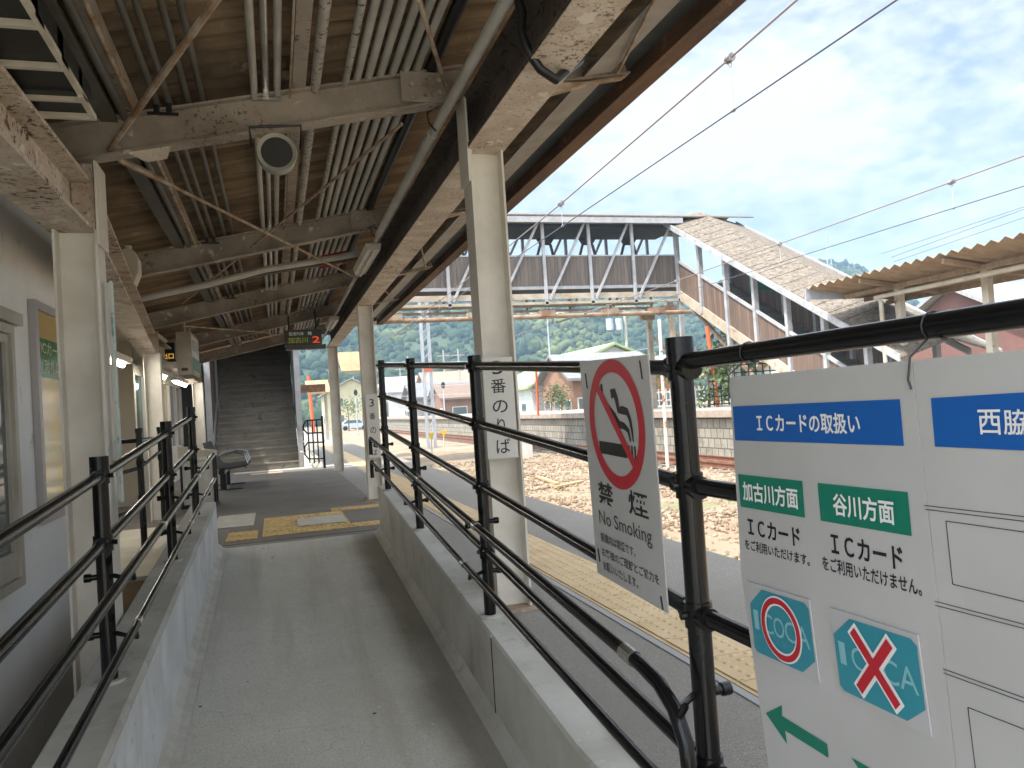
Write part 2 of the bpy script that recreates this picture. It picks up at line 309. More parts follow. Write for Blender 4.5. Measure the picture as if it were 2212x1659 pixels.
# ------------------------------------------------------------------ lettering
_dg = None
def text_data(s, off=0.0):
    cu = bpy.data.curves.new('t', 'FONT'); cu.body = s; cu.size = 1; cu.resolution_u = 3; cu.fill_mode = 'FRONT'; cu.offset = off
    ob = bpy.data.objects.new('t', cu); COL.objects.link(ob); bpy.context.view_layer.update()
    me = bpy.data.meshes.new_from_object(ob.evaluated_get(bpy.context.evaluated_depsgraph_get()))
    vs = [v.co.copy() for v in me.vertices]; fs = [tuple(p.vertices) for p in me.polygons]
    bpy.data.objects.remove(ob); bpy.data.curves.remove(cu); bpy.data.meshes.remove(me); return vs, fs
def put_text(mb, s, o, ex, ey, w, h, off=0.0):
    vs, fs = text_data(s, off)
    if not vs: return
    x0 = min(v.x for v in vs); x1 = max(v.x for v in vs); y0 = min(v.y for v in vs); y1 = max(v.y for v in vs)
    o = V(o); ex = V(ex); ey = V(ey)
    mb.add([o + ex * ((v.x - x0) / max(x1 - x0, 1e-6) * w) + ey * ((v.y - y0) / max(y1 - y0, 1e-6) * h) for v in vs], fs)
EXPOSED = None

# ================================================================== THE GROUND AND PLATFORM
G = -0.83                                   # ballast level
ZR = 0.083                                  # ramp slope
def ramp_z(y): return -ZR * (7.75 - y)
def kerb_z(y): return max(.42 - .093 * (7.336 - y), -.03)
def kerb_zl(y): return .435 - .062 * (7.5 - y)
struct(MB().box((-900, -60, G - .6), (1000, 900, G - .02)).build('ground', m_earth))
def gravel_bed():
    n, k = 150, 26
    ys = np.concatenate([np.linspace(-8, 40, 110), np.linspace(41, 260, 40)]); xs = np.linspace(2.96, 12.95, k)
    rows = [[(x, y, G + .03 * math.sin(x * 2.1 + y * .7) + .02 * math.sin(y * 1.9) + rng.normal(0, .012)) for x in xs] for y in ys]
    return MB().grid(rows)
struct(gravel_bed().build('ballast', m_ballast))
def stones():
    t = (1 + 5 ** .5) / 2
    iv = np.array([(-1,t,0),(1,t,0),(-1,-t,0),(1,-t,0),(0,-1,t),(0,1,t),(0,-1,-t),(0,1,-t),(t,0,-1),(t,0,1),(-t,0,-1),(-t,0,1)], float); iv /= np.linalg.norm(iv[0])
    fi = np.array([(0,11,5),(0,5,1),(0,1,7),(0,7,10),(0,10,11),(1,5,9),(5,11,4),(11,10,2),(10,7,6),(7,1,8),(3,9,4),(3,4,2),(3,2,6),(3,6,8),(3,8,9),(4,9,5),(2,4,11),(6,2,10),(8,6,7),(9,8,1)])
    N = 15000
    u = rng.random(N); Y = 3.2 + 24 * u ** 1.35; X = 3.0 + rng.random(N) * 9.4
    Z = G + .03 * np.sin(X * 2.1 + Y * .7) + .02 * np.sin(Y * 1.9)
    sz = .020 + .026 * rng.random(N) ** 1.5
    P = iv[None] * (1 + .28 * rng.normal(size=(N, 12, 1))) * sz[:, None, None] * (1 + .4 * rng.normal(size=(N, 1, 3)).clip(-1, 1)) + np.stack([X, Y, Z + .01], 1)[:, None]
    me = bpy.data.meshes.new('loose_ballast'); me.vertices.add(N * 12); me.vertices.foreach_set('co', P.ravel())
    F = (fi[None] + 12 * np.arange(N)[:, None, None]).reshape(-1, 3); nf = len(F)
    me.loops.add(nf * 3); me.loops.foreach_set('vertex_index', F.ravel()); me.polygons.add(nf)
    me.polygons.foreach_set('loop_start', np.arange(0, nf * 3, 3)); me.polygons.foreach_set('loop_total', np.full(nf, 3)); me.update(); me.validate()
    me.materials.append(m_stone); o = bpy.data.objects.new('loose_ballast', me); COL.objects.link(o); return o
struct(stones(), 'stuff')
# platform under the canopy: outer strip, raised floor at the head of the ramp, edge
struct(MB().box((1.093, -2.59, G), (3.0, 7.75, 0)).box((-7, 7.752, -1.6), (3.0, 90, 0)).build('platform', m_asph))
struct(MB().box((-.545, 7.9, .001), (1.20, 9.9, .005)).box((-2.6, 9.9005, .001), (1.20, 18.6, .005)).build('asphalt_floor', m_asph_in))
struct(MB().box((-.97, 18.62, .002), (1.9, 19.15, .007)).build('concrete_strip', m_cove))
struct(MB().slab([(-.575, -4, ramp_z(-4)), (.935, -4, ramp_z(-4)), (.935, 7.75, 0), (-.575, 7.75, 0)], (0, 0, -.3)).build('ramp', m_conc))
def cove(x0, x1, w, mat, name, zf=.055):
    mb = MB(); ys = [-2, 2, 4, 6, 7.74]
    mb.grid([[(x0, y, ramp_z(y) + zf), (x0 + (x1 - x0) * .5, y, ramp_z(y) + zf * .25), (x1, y, ramp_z(y) + .003)] for y in ys]); return struct(mb.build(name, mat))
cove(-.57, -.485, .1, m_cove, 'cove_mortar'); cove(.93, .868, .1, m_kerb, 'cove_mortar')
# tactile strip along the platform edge: blocks with real domes and one guide bar
def tactile_strip():
    mb = MB(); bars = MB()
    x0, x1 = 1.685, 2.11
    for i in range(120):
        y = .6 + i * .303
        mb.box((x0, y, .001), (x1, y + .296, .009))
        bars.box((x0 + .02, y + .004, .0085), (x0 + .05, y + .296, .0155))
        if y < 17:
            n = 6 if y < 9 else 4
            for a in range(5):
                for b in range(5):
                    cx, cy = x0 + .10 + a * .072, y + .03 + b * .06; r = .017
                    ring = [(cx + r * math.cos(2*math.pi*k/n), cy + r * math.sin(2*math.pi*k/n), .009) for k in range(n)]
                    top = [(cx + r*.6 * math.cos(2*math.pi*k/n), cy + r*.6 * math.sin(2*math.pi*k/n), .0145) for k in range(n)]
                    bars.add(ring + top, [(k, (k+1) % n, n + (k+1) % n, n + k) for k in range(n)] + [tuple(range(n, 2*n))])
    return mb, bars
mb, bars = tactile_strip()
t = thing('tactile_paving', 'long yellow strip of studded tactile blocks along the platform edge', 'tactile paving', (1.88, 8, 0))
mb.build('paving_block', m_tact, t); bars.build('raised_stud', m_tact, t)
m_joint = M('grey edging', (.33, .33, .32), rough=.9)
struct(MB().box((1.645, .6, .001), (1.682, 36, .006)).build('edging_strip', m_joint))
# tactile patches at the head of the ramp
def patch(label, tiles, mat, worn=None):
    t = thing('tactile_paving', label, 'tactile paving', (tiles[0][0], tiles[0][1], 0)); a = MB(); b = MB()
    for (x, y, kind) in tiles:
        a.box((x, y, .006), (x + .298, y + .298, .013))
        if kind == 'bar':
            for k in range(4): b.box((x + .02, y + .03 + k * .07, .013), (x + .28, y + .055 + k * .07, .018)) if False else b.box((x + .03 + k * .07, y + .015, .013), (x + .055 + k * .07, y + .285, .018))
        else:
            for i in range(5):
                for j in range(5):
                    cx, cy = x + .03 + i * .06, y + .03 + j * .06
                    b.add([(cx-.014, cy-.014, .013), (cx+.014, cy-.014, .013), (cx+.014, cy+.014, .013), (cx-.014, cy+.014, .013), (cx, cy, .019)], [(0,1,4), (1,2,4), (2,3,4), (3,0,4)])
    a.build('paving_block', mat, t); b.build('raised_stud', mat, t); return t
patch('short barred yellow tile pair by the left ramp wall at the ramp head', [(-.535, 8.10 + .31 * i, 'bar') for i in range(2)], m_tact_worn)
patch('worn yellow tile field across the middle of the ramp head', [(-.19 + .302 * i, 8.18 + .302 * k, 'bar' if 0 < k < 4 else 'dot') for i in range(3) for k in range(5)] + [(.72, 8.19, 'bar')], m_tact_worn)
patch('thin worn yellow tile row reaching the right ramp wall', [(.90 - .3 * i, 9.74 , 'bar') for i in range(2)], m_tact_worn)
struct(MB().box((.17, 8.62, .0195), (.69, 9.25, .023)).build('concrete_patch', m_cove))
struct(MB().box((-.74, 9.2, .006), (-.30, 10.38, .011)).build('concrete_patch', m_cove))
struct(MB().box((-.58, 17.9, .006), (.09, 18.2, .011)).build('tactile_row', m_tact))
# trench left of the ramp, landing slab beyond it
struct(MB().box((-1.36, -3, -1.3), (-.79, 7.0, -.62)).build('trench_soil', m_darkearth))
m_tan = M('tan concrete face', (.46, .34, .2), (.34, .24, .13), scale=3, rough=.9, spots=(((.16, .10, .06), 6, .6, .7),))
m_landing = M('pale landing concrete', (.62, .57, .46), (.54, .49, .38), rough=.9, scale=2)
struct(MB().box((-4.5, 6.7, -1.3), (-.80, 7.75, -.02)).build('landing_slab', m_tan))
struct(MB().box((-4.5, 6.705, -.018), (-.82, 9.9, .012)).build('landing_floor', m_landing))

# ================================================================== RAMP WALLS
def ramp_wall(label, x0, x1, y0, ztop, mat, facemat=None, face_x=None):
    ys = [y0, 1, 2, 2.55, 4, 6, 7.2, 7.72]
    mb = MB()
    rows = []
    b = .012
    for y in ys:
        zt = ztop(y)
        rows.append([(x0, y, -2.2), (x0, y, zt - b), (x0 + b, y, zt), (x1 - b, y, zt), (x1, y, zt - b), (x1, y, -2.2)])
    mb.grid(rows); mb.add(rows[0], [tuple(range(6))]); mb.add(rows[-1], [tuple(range(6))[::-1]])
    t = thing('ramp_wall', label, 'low wall', ((x0 + x1) / 2, 4, 0)); mb.build('wall', mat, t)
    if facemat:
        dx = .003 if face_x > (x0 + x1) / 2 else -.003
        MB().slab([(face_x, y0, ramp_z(y0) + .05), (face_x, 7.66, ramp_z(7.66) + .05), (face_x, 7.66, ztop(7.66) - .03), (face_x, y0, ztop(y0) - .03)], (dx, 0, 0)).build('painted_face', facemat, t)
    return t
rw = ramp_wall('low concrete wall under the railing on the track side of the ramp', .93, 1.09, -2.5, kerb_z, m_kerb)
MB().box((.9265, 3.60, ramp_z(3.6) + .05), (.9297, 3.606, kerb_z(3.6) - .01)).build('form_joint', m_darkearth, rw)
ramp_wall('low wall with white painted inner face on the building side of the ramp', -.79, -.57, -2.5, kerb_zl, m_kerb, m_kerbwhite, -.57)

# ================================================================== RAILINGS
def post(parent, x, y, z0, z1, r=.0303, rings=(), side=0, base=True):
    p = MB().tube([(x, y, z0), (x, y, z1 - .03)], r, 16).build('post', m_black, parent, True)
    MB().tube([(x, y, z1 - .045), (x, y, z1 - .006), (x, y, z1)], r + .006, 16).build('cap', m_black, p, True)
    for z in rings:
        MB().tube([(x, y, z - .032), (x, y, z + .032)], r + .006, 14).tube([(x + side * .0, y - .055, z - .004), (x, y + .055, z + .004)], .030, 12).tube([(x - side * .03, y, z), (x - side * .05, y, z)], .010, 8).build('clamp', m_black, p, True)
    if base: MB().tube([(x, y, z0 - .004), (x, y, z0 + .004), (x, y, z0 + .009)], r + .028, 18).build('grout_collar', m_kerb, p, True)
    return p
def stub(mb, x, y, z, d):                    # hand-rail bracket through the post, domed nut outside
    mb.tube([(x + d * .028, y, z), (x + d * .055, y, z)], .012, 10); mb.tube([(x + d * .05, y, z), (x + d * .066, y, z), (x + d * .074, y, z)], .017, 10)
right = thing('ramp_railing', 'black tubular railing on the track side of the ramp carrying signs', 'railing', (1.0, 4.5, 0))
ZT = lambda y: H + .434 - .0698 * (7.011 - y)
Z2 = lambda y: H + .142 - .0697 * (7.138 - y)
Z3 = lambda y: H - .168 - .0712 * (7.27 - y)
Z4 = lambda y: H - .433 - .0965 * (7.083 - y)
PY = [1.755, 3.86, 5.80, 7.46]
for y, tp in zip(PY, (.145, .268, .403, .512)):
    post(right, 1.0, y, kerb_z(y), H + tp, rings=[f(y) for f in (ZT, Z2, Z3, Z4)], side=1)
for f in (ZT, Z2, Z3, Z4):
    flat = f(1.755) + (.014 if f is ZT else 0)
    MB().tube([(1.0, 7.46, f(7.46)), (1.0, 1.755, f(1.755))], .0214, 16).build('rail', m_black, right, True)
    if f is not Z4: MB().tube([(1.0, 1.755, flat), (1.0, -1.5, flat)], .0214, 18).build('rail', m_black, right, True)
post(right, 1.0, -.35, kerb_z(-.35), H + .145, rings=[ZT(1.755) + .014], side=1)
def handrail(parent, pts, r, ring_at, hooks, x_post):
    h = MB().tube(pts, r, 16).build('handrail', m_black, parent, True)
    for (y, z) in hooks:
        s = 1 if x_post > 0 else -1
        x = pts[0][0]; mb = MB()
        mb.tube([(x, y - .12, z - .02), (x, y - .09, z - .055), (x + s * .03, y - .03, z - .065), (x_post - s * .03, y, z - .05)], .009, 8)
        stub(mb, x_post, y, z - .05, s); mb.build('bracket', m_black, h, True)
    for (p, q) in ring_at: MB().tube([p, q], r + .0035, 16).build('joint_ring', m_steelring, h, True)
    return h
HX = .88
def hl(y): return H - .248 - .0693 * (7.321 - y) if y > 3.8 else H - .492 - .0693 * (3.813 - y) - .0
hz_up = lambda y: H - .262 - .0805 * (7.321 - y)
hz_lo = lambda y: H - .485 - .0868 * (7.437 - y)
y0 = 1.86
loop = [(HX, y0, hz_up(y0)), (HX, y0 - .10, hz_up(y0) - .018), (HX, y0 - .17, hz_up(y0) - .055), (HX, y0 - .215, hz_up(y0) - .12), (HX, y0 - .225, hz_up(y0) - .20), (HX, y0 - .20, hz_up(y0) - .27), (HX, y0 - .14, hz_lo(y0) - .004), (HX, y0 - .02, hz_lo(y0))]
handrail(right, [(HX, 7.62, hz_up(7.62)), (HX, 5, hz_up(5)), (HX, 3, hz_up(3))] + loop[:6], .019, [((HX, 1.90, hz_up(1.90)), (HX, 1.96, hz_up(1.96))), ((HX, 5.0, hz_up(5.0)), (HX, 5.05, hz_up(5.05))), ((HX, 3.55, hz_up(3.55)), (HX, 3.59, hz_up(3.59)))], [(y, hz_up(y)) for y in PY], 1.0)
handrail(right, [(HX, 7.66, hz_lo(7.66)), (HX, 5, hz_lo(5)), (HX, 3, hz_lo(3))] + loop[:4:-1][:3], .016, [((HX, 3.85, hz_lo(3.85)), (HX, 3.89, hz_lo(3.89)))], [(y, hz_lo(y)) for y in PY], 1.0)
# end plates of the handrails on the far column side
pl = MB()
for z in (hz_up(7.62), hz_lo(7.66)): pl.tube([(HX, 7.62, z), (HX, 7.66, z - .01), (HX, 7.67, z - .06), (HX, 7.67, z - .16)], .019, 12)
pl.build('rail_end', m_black, right, True)

left = thing('ramp_railing', 'black tubular railing on the building side of the ramp', 'railing', (-.68, 4.5, 0))
A1 = lambda y: H - .178 + .0687 * (y - 3.405); A2 = lambda y: H - .437 + .0665 * (y - 3.518)
for y, tp in zip((1.45, 3.43, 5.44, 7.04), (-.235, -.098, .040, .158)):
    post(left, -.68, y, kerb_zl(y), H + tp, rings=[A1(y), A2(y)], side=-1)
for f in (A1, A2): MB().tube([(-.68, 7.12, f(7.12)), (-.68, -1, f(-1))], .0214, 16).build('rail', m_black, left, True)
b_up = lambda y: H - .583 + .0602 * (y - 2.466); b_lo = lambda y: H - .77 + .0618 * (y - 3.158)
handrail(left, [(-.56, 7.56, b_up(7.56)), (-.56, -1, b_up(-1))], .019, [((-.56, 4.15, b_up(4.15)), (-.56, 4.19, b_up(4.19))), ((-.56, 6.0, b_up(6)), (-.56, 6.03, b_up(6.03)))], [(y, b_up(y)) for y in (1.45, 3.43, 5.44, 7.04)], -.68)
handrail(left, [(-.56, 7.56, b_lo(7.56)), (-.56, -1, b_lo(-1))], .016, [((-.56, 3.35, b_lo(3.35)), (-.56, 3.39, b_lo(3.39))), ((-.56, 5.4, b_lo(5.4)), (-.56, 5.43, b_lo(5.43)))], [(y, b_lo(y)) for y in (1.45, 3.43, 5.44, 7.04)], -.68)

# short railing across the side exit, beyond the ramp
ex = thing('exit_railing', 'short black railing with wire at the side exit beyond the ramp', 'railing', (-1.25, 8.7, 0))
for y, x in ((8.2, -1.27), (9.25, -1.22)):
    post(ex, x, y, .012, 1.18, rings=(.85, .5), side=-1)
MB().tube([(-2.3, 8.2, 1.06), (-1.27, 8.2, 1.06), (-1.22, 9.25, 1.06)], .021, 12).build('rail', m_black, ex, True)
for z0, z1 in ((.80, .92), (.42, .55)): MB().tube([(-1.75, 7.1, z0 - .1), (-1.27, 8.2, z0), (-1.22, 9.25, z1)], .018, 10).build('rail', m_black, ex, True)

# ================================================================== SIGNS ON THE RAILING
def px_face(pts, X, off, mb):                 # polygon from photo measurements on a plane x = X
    mb.poly([onX(px, py, X) for px, py in pts], (-off, 0, 0)); return mb
def px_text(mb, s, bl, tr, X, off, bold=0.0):
    a = onX(*bl, X); b = onX(*tr, X); w = a.y - b.y; h = b.z - a.z
    put_text(mb, s, (X - off, a.y, a.z), (0, -1, 0), (0, 0, 1), w, h, bold)
def wire_tie(pairs, parent, mat=m_blackmetal, r=.0016):
    for p in pairs: MB().tube(p, r, 6).build('wire_tie', mat, parent, True)
# --- no-smoking sign
SX = .957
ns = thing('no_smoking_sign', 'tall white no smoking sign with red barred circle tied to the railing', 'sign', (SX, 2.07, H - .2))
c = [onX(1252, 781, SX), onX(1399, 766, SX), onX(1443, 1326, SX), onX(1290.6, 1237, SX)]
MB().slab(c, (.004, 0, 0)).build('plate', m_white, ns)
def sign_uv(u, v):                             # u right, v down, 0..1 on the no-smoking plate
    top = c[0].lerp(c[1], u); bot = c[3].lerp(c[2], u); return top.lerp(bot, v)
def ring_pts(cu, cv, ru, rv, n=48): return [(cu + ru * math.cos(2*math.pi*k/n), cv + rv * math.sin(2*math.pi*k/n)) for k in range(n)]
mb = MB(); W_, Hh = (c[0] - c[1]).length, (c[0] - c[3]).length
ru = .40; rv = ru * W_ / Hh; cu, cv = .50, .285
o1 = ring_pts(cu, cv, ru, rv); i1 = ring_pts(cu, cv, ru * .80, rv * .80)
vs = [sign_uv(*p) for p in o1 + i1]; n = 48
mb.add([v + V((-.0016, 0, 0)) for v in vs], [(k, (k+1) % n, n + (k+1) % n, n + k) for k in range(n)])
d = .62; e = .055
def du(a, b): return (cu + a * ru, cv + b * rv)
bar_ = [du(-d - e, -d + e), du(-d + e, -d - e), du(d + e, d - e), du(d - e, d + e)]
mb.add([sign_uv(*p) + V((-.0022, 0, 0)) for p in bar_], [(0, 1, 2, 3)])
mb.build('prohibition_ring', m_red, ns)
mb = MB()
cg = [du(-.68, .30), du(.34, .30), du(.34, .50), du(-.68, .50)]
mb.add([sign_uv(*p) + V((-.0013, 0, 0)) for p in cg], [(0, 1, 2, 3)])
for a in (.40, .50, .60): mb.add([sign_uv(*p) + V((-.0013, 0, 0)) for p in (du(a, .30), du(a + .05, .30), du(a + .05, .50), du(a, .50))], [(0, 1, 2, 3)])
def ribbon(pts, w):
    ps = [du(*p) for p in pts]; L_ = []; R2 = []
    for i in range(len(ps)):
        a = ps[max(i-1, 0)]; b = ps[min(i+1, len(ps)-1)]; dx, dy = b[0]-a[0], (b[1]-a[1]) * Hh / W_; l = math.hypot(dx, dy) or 1
        ww = w[i] if isinstance(w, (list, tuple)) else w
        L_.append((ps[i][0] - dy/l*ww, ps[i][1] + dx/l*ww * W_/Hh)); R2.append((ps[i][0] + dy/l*ww, ps[i][1] - dx/l*ww * W_/Hh))
    vs = [sign_uv(*p) + V((-.0013, 0, 0)) for p in L_ + R2]; k = len(ps)
    mb.add(vs, [(i, i+1, k+i+1, k+i) for i in range(k-1)])
ribbon([(-.40, -.62), (-.42, -.45), (-.34, -.32), (-.18, -.22), (.0, -.12), (.14, .0), (.32, .02), (.45, .08), (.50, .24)], [.016, .018, .022, .026, .026, .024, .022, .018, .010])
ribbon([(-.08, -.46), (.06, -.48), (.12, -.36), (.16, -.22), (.30, -.22), (.46, -.20), (.54, -.08), (.58, .10), (.59, .24)], [.030, .032, .026, .024, .026, .024, .018, .014, .008])
mb.build('cigarette_pictogram', m_ink, ns)
mb = MB()
def ns_text(s, u0, v0, u1, v1, bold):
    a = sign_uv(u0, v1); b = sign_uv(u1, v1); t_ = sign_uv(u0, v0)
    put_text(mb, s, a + V((-.0013, 0, 0)), (b - a).normalized(), (t_ - a).normalized(), (b - a).length, (t_ - a).length, bold)
ns_text('禁', .14, .556, .38, .660, .018); ns_text('煙', .60, .556, .86, .660, .016)
mb.build('kanji_lettering', m_ink, ns); mb = MB()
ns_text('No Smoking', .12, .690, .88, .772, .006); mb.build('latin_lettering', m_ink2, ns); mb = MB()
ns_text('駅構内は禁煙です。', .12, .795, .64, .838, .012); ns_text('お客様のご理解とご協力を', .12, .862, .93, .905, .012); ns_text('お願いいたします。', .12, .925, .64, .968, .012)
mb.build('small_lettering', m_ink2, ns)
sl_ = MB()
for u, v0, v1 in ((.085, .06, .13), (.90, .02, .095), (.05, .88, .94), (.93, .945, .995)):
    p = sign_uv(u, v0); q = sign_uv(u + .015, v1); sl_.bar(p + V((-.001, 0, 0)), q + V((-.001, 0, 0)), .006, .002, (1, 0, 0))
sl_.build('tie_slot', m_ink, ns)
# --- card information board (two panels)
BX = .940
bd = thing('notice_board', 'large white two panel card notice board tied under the top rail', 'notice board', (BX, .95, H - .4))
tl = onX(1575, 815, BX); bl = onX(1660, 1659, BX); sm = onX(1970, 780, BX); sb = onX(2065, 1659, BX)
zt = H + .029; zb = H - 1.02
def edge(p, q, z): return p.y + (q.y - p.y) * (z - p.z) / (q.z - p.z)
yl_t, yl_b, ys_t, ys_b = edge(tl, bl, zt), edge(tl, bl, zb), edge(sm, sb, zt), edge(sm, sb, zb)
MB().slab([(BX, yl_t, zt), (BX, ys_t + .0012, zt), (BX, ys_b + .0012, zb), (BX, onX(1661, 1659, BX).y - .005, zb)] + [tuple(onX(px, py, BX)) for px, py in ((1661, 1659), (1625, 1411), (1601, 1241), (1594, 1116))], (.004, 0, 0)).build('panel', m_white, bd)
MB().slab([(BX, ys_t - .0012, zt), (BX, ys_t - .55, zt), (BX, ys_b - .55, zb), (BX, ys_b - .0012, zb)], (.004, 0, 0)).build('panel', m_white, bd)
mb = MB(); px_face([(1584, 878), (1945, 862), (1954, 963), (1589, 951)], BX, .0012, mb); px_face([(2012, 860), (2350, 839), (2384, 981), (2021, 964.5)], BX, .0012, mb); mb.build('blue_band', m_blue, bd)
mb = MB(); px_face([(1595, 1024), (1734, 1039), (1740, 1118), (1601, 1094)], BX, .0012, mb); px_face([(1767, 1043), (1962, 1063), (1971, 1158), (1774, 1124.5)], BX, .0012, mb)
mb.build('green_band', m_green, bd)
mb = MB()
px_face([(1655, 1540), (1690, 1523), (1690, 1546), (1788, 1607), (1791, 1637), (1697, 1578), (1701, 1607)], BX, .0012, mb)
px_face([(1840, 1636), (1880, 1659), (1990, 1722), (1992, 1752), (1890, 1690), (1893, 1716)], BX, .0012, mb); mb.build('green_arrow', m_green, bd)
def lettering(txt, bl_, tr_, mat, off, bold, par):
    mb = MB(); px_text(mb, txt, bl_, tr_, BX, off, bold); return mb.build('lettering', mat, par)
lettering('ＩＣカードの取扱い', (1638, 933), (1858, 891), m_letter, .0024, .020, bd)
p = onX(2118, 938, BX); q = onX(2163, 884, BX); w = p.y - q.y; h = q.z - p.z; mb = MB()
for k, ch in enumerate('西脇市'): put_text(mb, ch, (BX - .0024, p.y - k * w * 1.09, p.z), (0, -1, 0), (0, 0, 1), w, h, .010)
mb.build('lettering', m_letter, bd)
lettering('加古川方面', (1608, 1081), (1724, 1054), m_letter, .0024, .022, bd); lettering('谷川方面', (1803, 1113), (1932, 1080), m_letter, .0024, .022, bd)
lettering('ＩＣカード', (1618, 1155), (1728, 1141), m_ink, .0013, .024, bd); lettering('ＩＣカード', (1798, 1196), (1950, 1182), m_ink, .0013, .024, bd)
lettering('をご利用いただけます。', (1611, 1186), (1749, 1198), m_ink, .0013, .014, bd); lettering('をご利用いただけません。', (1779, 1231), (1991, 1252), m_ink, .0013, .014, bd)
mb = MB()
def px_line(a, b, r=.0006):
    mb.bar(onX(*a, BX) + V((-.0007, 0, 0)), onX(*b, BX) + V((-.0007, 0, 0)), r * 2, .0006, (1, 0, 0))
def A_(z): return (1474.7 + z[0] / 3, 829.5 + z[1] / 3)
for a, b in (((1568, 787), (2400, 880)), ((1572, 812), (2400, 912)), ((1637, 1408), (2400, 1605)), ((1640, 1434), (2400, 1632)), ((1688, 1845), (2400, 2100)), ((1692, 1872), (2400, 2128)), ((1708, 888), (2400, 985)), ((1708, 888), (1752, 1297)), ((1752, 1297), (2400, 1455)), ((1850, 2095), (2400, 2310)), ((1850, 2095), (1900, 2500))): px_line(A_(a), A_(b))
mb.build('ruled_line', m_ink2, bd)
def card(pts, cross, bl_t, tr_t):
    P = [onX(x, y, BX) for x, y in pts]
    cd = MB().slab([p + V((-.004, 0, 0)) for p in P], (.003, 0, 0)).build('card', m_card, bd)
    def uv(u, v, o=.0052): return P[0].lerp(P[1], u).lerp(P[3].lerp(P[2], u), v) + V((-o, 0, 0))
    MB().poly([uv(.25, .055), uv(.93, .055), uv(.985, .11), uv(.985, .74), uv(.78, .945), uv(.06, .945), uv(.015, .89), uv(.015, .30)]).build('card_face', m_teal, cd)
    tb = MB(); a = uv(.08, .62, .0062); b = uv(.92, .62, .0062); q = uv(.08, .36, .0062)
    for k, (ch, wd_) in enumerate((('I', .08), ('C', .17), ('O', .17), ('C', .17), ('A', .19))):
        us = (.07, .22, .40, .58, .76)[k]; a = uv(us, .62, .0062); b = uv(us + wd_, .62, .0062); q = uv(us, .36, .0062)
        put_text(tb, ch, a, (b - a).normalized(), (q - a).normalized(), (b - a).length, (q - a).length, 0)
    tb.build('card_lettering', m_pale, cd)
    rd = MB(); wh = MB()
    ar = (P[0] - P[1]).length / (P[0] - P[3]).length
    if cross:
        def xb(m_, w, o, ex):
            for s in (1, -1):
                cxx, cyy, L1 = .50, .50, .215 + ex
                m_.poly([uv(cxx + s*L1*1 - w, cyy + L1*ar*1.15 + s*w*ar, o), uv(cxx + s*L1 + w, cyy + L1*ar*1.15 - s*w*ar, o), uv(cxx - s*L1 + w, cyy - L1*ar*1.15 - s*w*ar, o), uv(cxx - s*L1 - w, cyy - L1*ar*1.15 + s*w*ar, o)] if s > 0 else
                        [uv(cxx - L1 - w, cyy + L1*ar*1.15 - w*ar, o + .0005), uv(cxx - L1 + w, cyy + L1*ar*1.15 + w*ar, o + .0005), uv(cxx + L1 + w, cyy - L1*ar*1.15 + w*ar, o + .0005), uv(cxx + L1 - w, cyy - L1*ar*1.15 - w*ar, o + .0005)])
        xb(wh, .050, .0072, .018); xb(rd, .030, .0088, 0)
    else:
        def rg(m_, r0, r1, o):
            n = 40; vs = [uv(.52 + r * math.cos(2*math.pi*k/n), .50 + r * ar * math.sin(2*math.pi*k/n), o) for r in (r0, r1) for k in range(n)]
            m_.add(vs, [(k, (k+1) % n, n + (k+1) % n, n + k) for k in range(n)])
        rg(wh, .325, .230, .0072); rg(rd, .308, .250, .0084)
    wh.build('mark_outline', m_letter, cd); rd.build('red_mark', m_red, cd)
card([(1618, 1255), (1751, 1295), (1774, 1476.5), (1635, 1413)], False, None, None)
card([(1796, 1312), (1986, 1371.5), (2016, 1591.5), (1820, 1496.5)], True, None, None)
RZ = ZT(1.755) + .014
def tie(px, py, ztop):
    p = onX(px, py, BX); y = p.y
    loop_ = [(1.0 + .0235 * math.cos(a), y + .012 * math.sin(a * .5), RZ + .0235 * math.sin(a)) for a in np.linspace(-2.2, 4.0, 14)]
    return [loop_, [(BX + .036, y, RZ - .02), (BX + .005, y - .004, zt + .012), (BX - .004, y - .002, zt + .004), (BX - .005, y + .004, zt - .03), (BX - .004, y, zt - .045)]]
wire_tie(tie(1578, 830, 0) + tie(1970, 800, 0), bd)

# ================================================================== STATION CANOPY
def rb(x): return H + 1.557 + .21 * x         # underside of the rafters
RY = [-5.6, -2.3, .6, 2.45, 4.33, 7.37, 10.64, 13.7, 16.9]
RY = [1.3, 4.33, 7.37, 10.64, 13.7, 16.9]
can = thing('station_canopy', 'long open platform canopy with peeling steel beams, rafters and posts over the ramp', 'canopy', (0, 6, 0))
XE = 2.30
def corrugated():
    xs = [-2.6, XE]; rows = []; y = -0.42; k = 0
    while y < 17.25:
        z = .020 * math.cos(2 * math.pi * k / 8); rows.append([(x, y, rb(x) + .285 + z) for x in xs]); y += .15 / 8; k += 1
    mb = MB().grid(rows)
    lo = len(mb.v); mb.v += [(p[0], p[1], p[2] + .012) for p in mb.v]; n = len(rows)
    mb.f += [(lo+2*i, lo+2*i+2, lo+2*i+3, lo+2*i+1) for i in range(n-1)]
    return mb
corrugated().build('roof_sheet', m_roofunder, can)
for i, y in enumerate(RY):
    xl = -1.42 if y > 7 else -1.0
    MB().ibeam((xl - .35, y, rb(xl - .35) + .10), (1.18, y, rb(1.18) + .10), .20, .10).build('rafter', m_rafter, can)
    MB().ibeam((1.30, y, rb(1.30) + .10), (2.22, y, rb(2.22) + .075), .15, .09).build('rafter', m_rafter, can)
# purlins run across the rafters, above them
for x in (-1.9, -.62, .22, 1.62):
    MB().bar((x, -0.4, rb(x) + .232), (x, 17.2, rb(x) + .232), .07, .06).build('purlin', m_rafter, can)
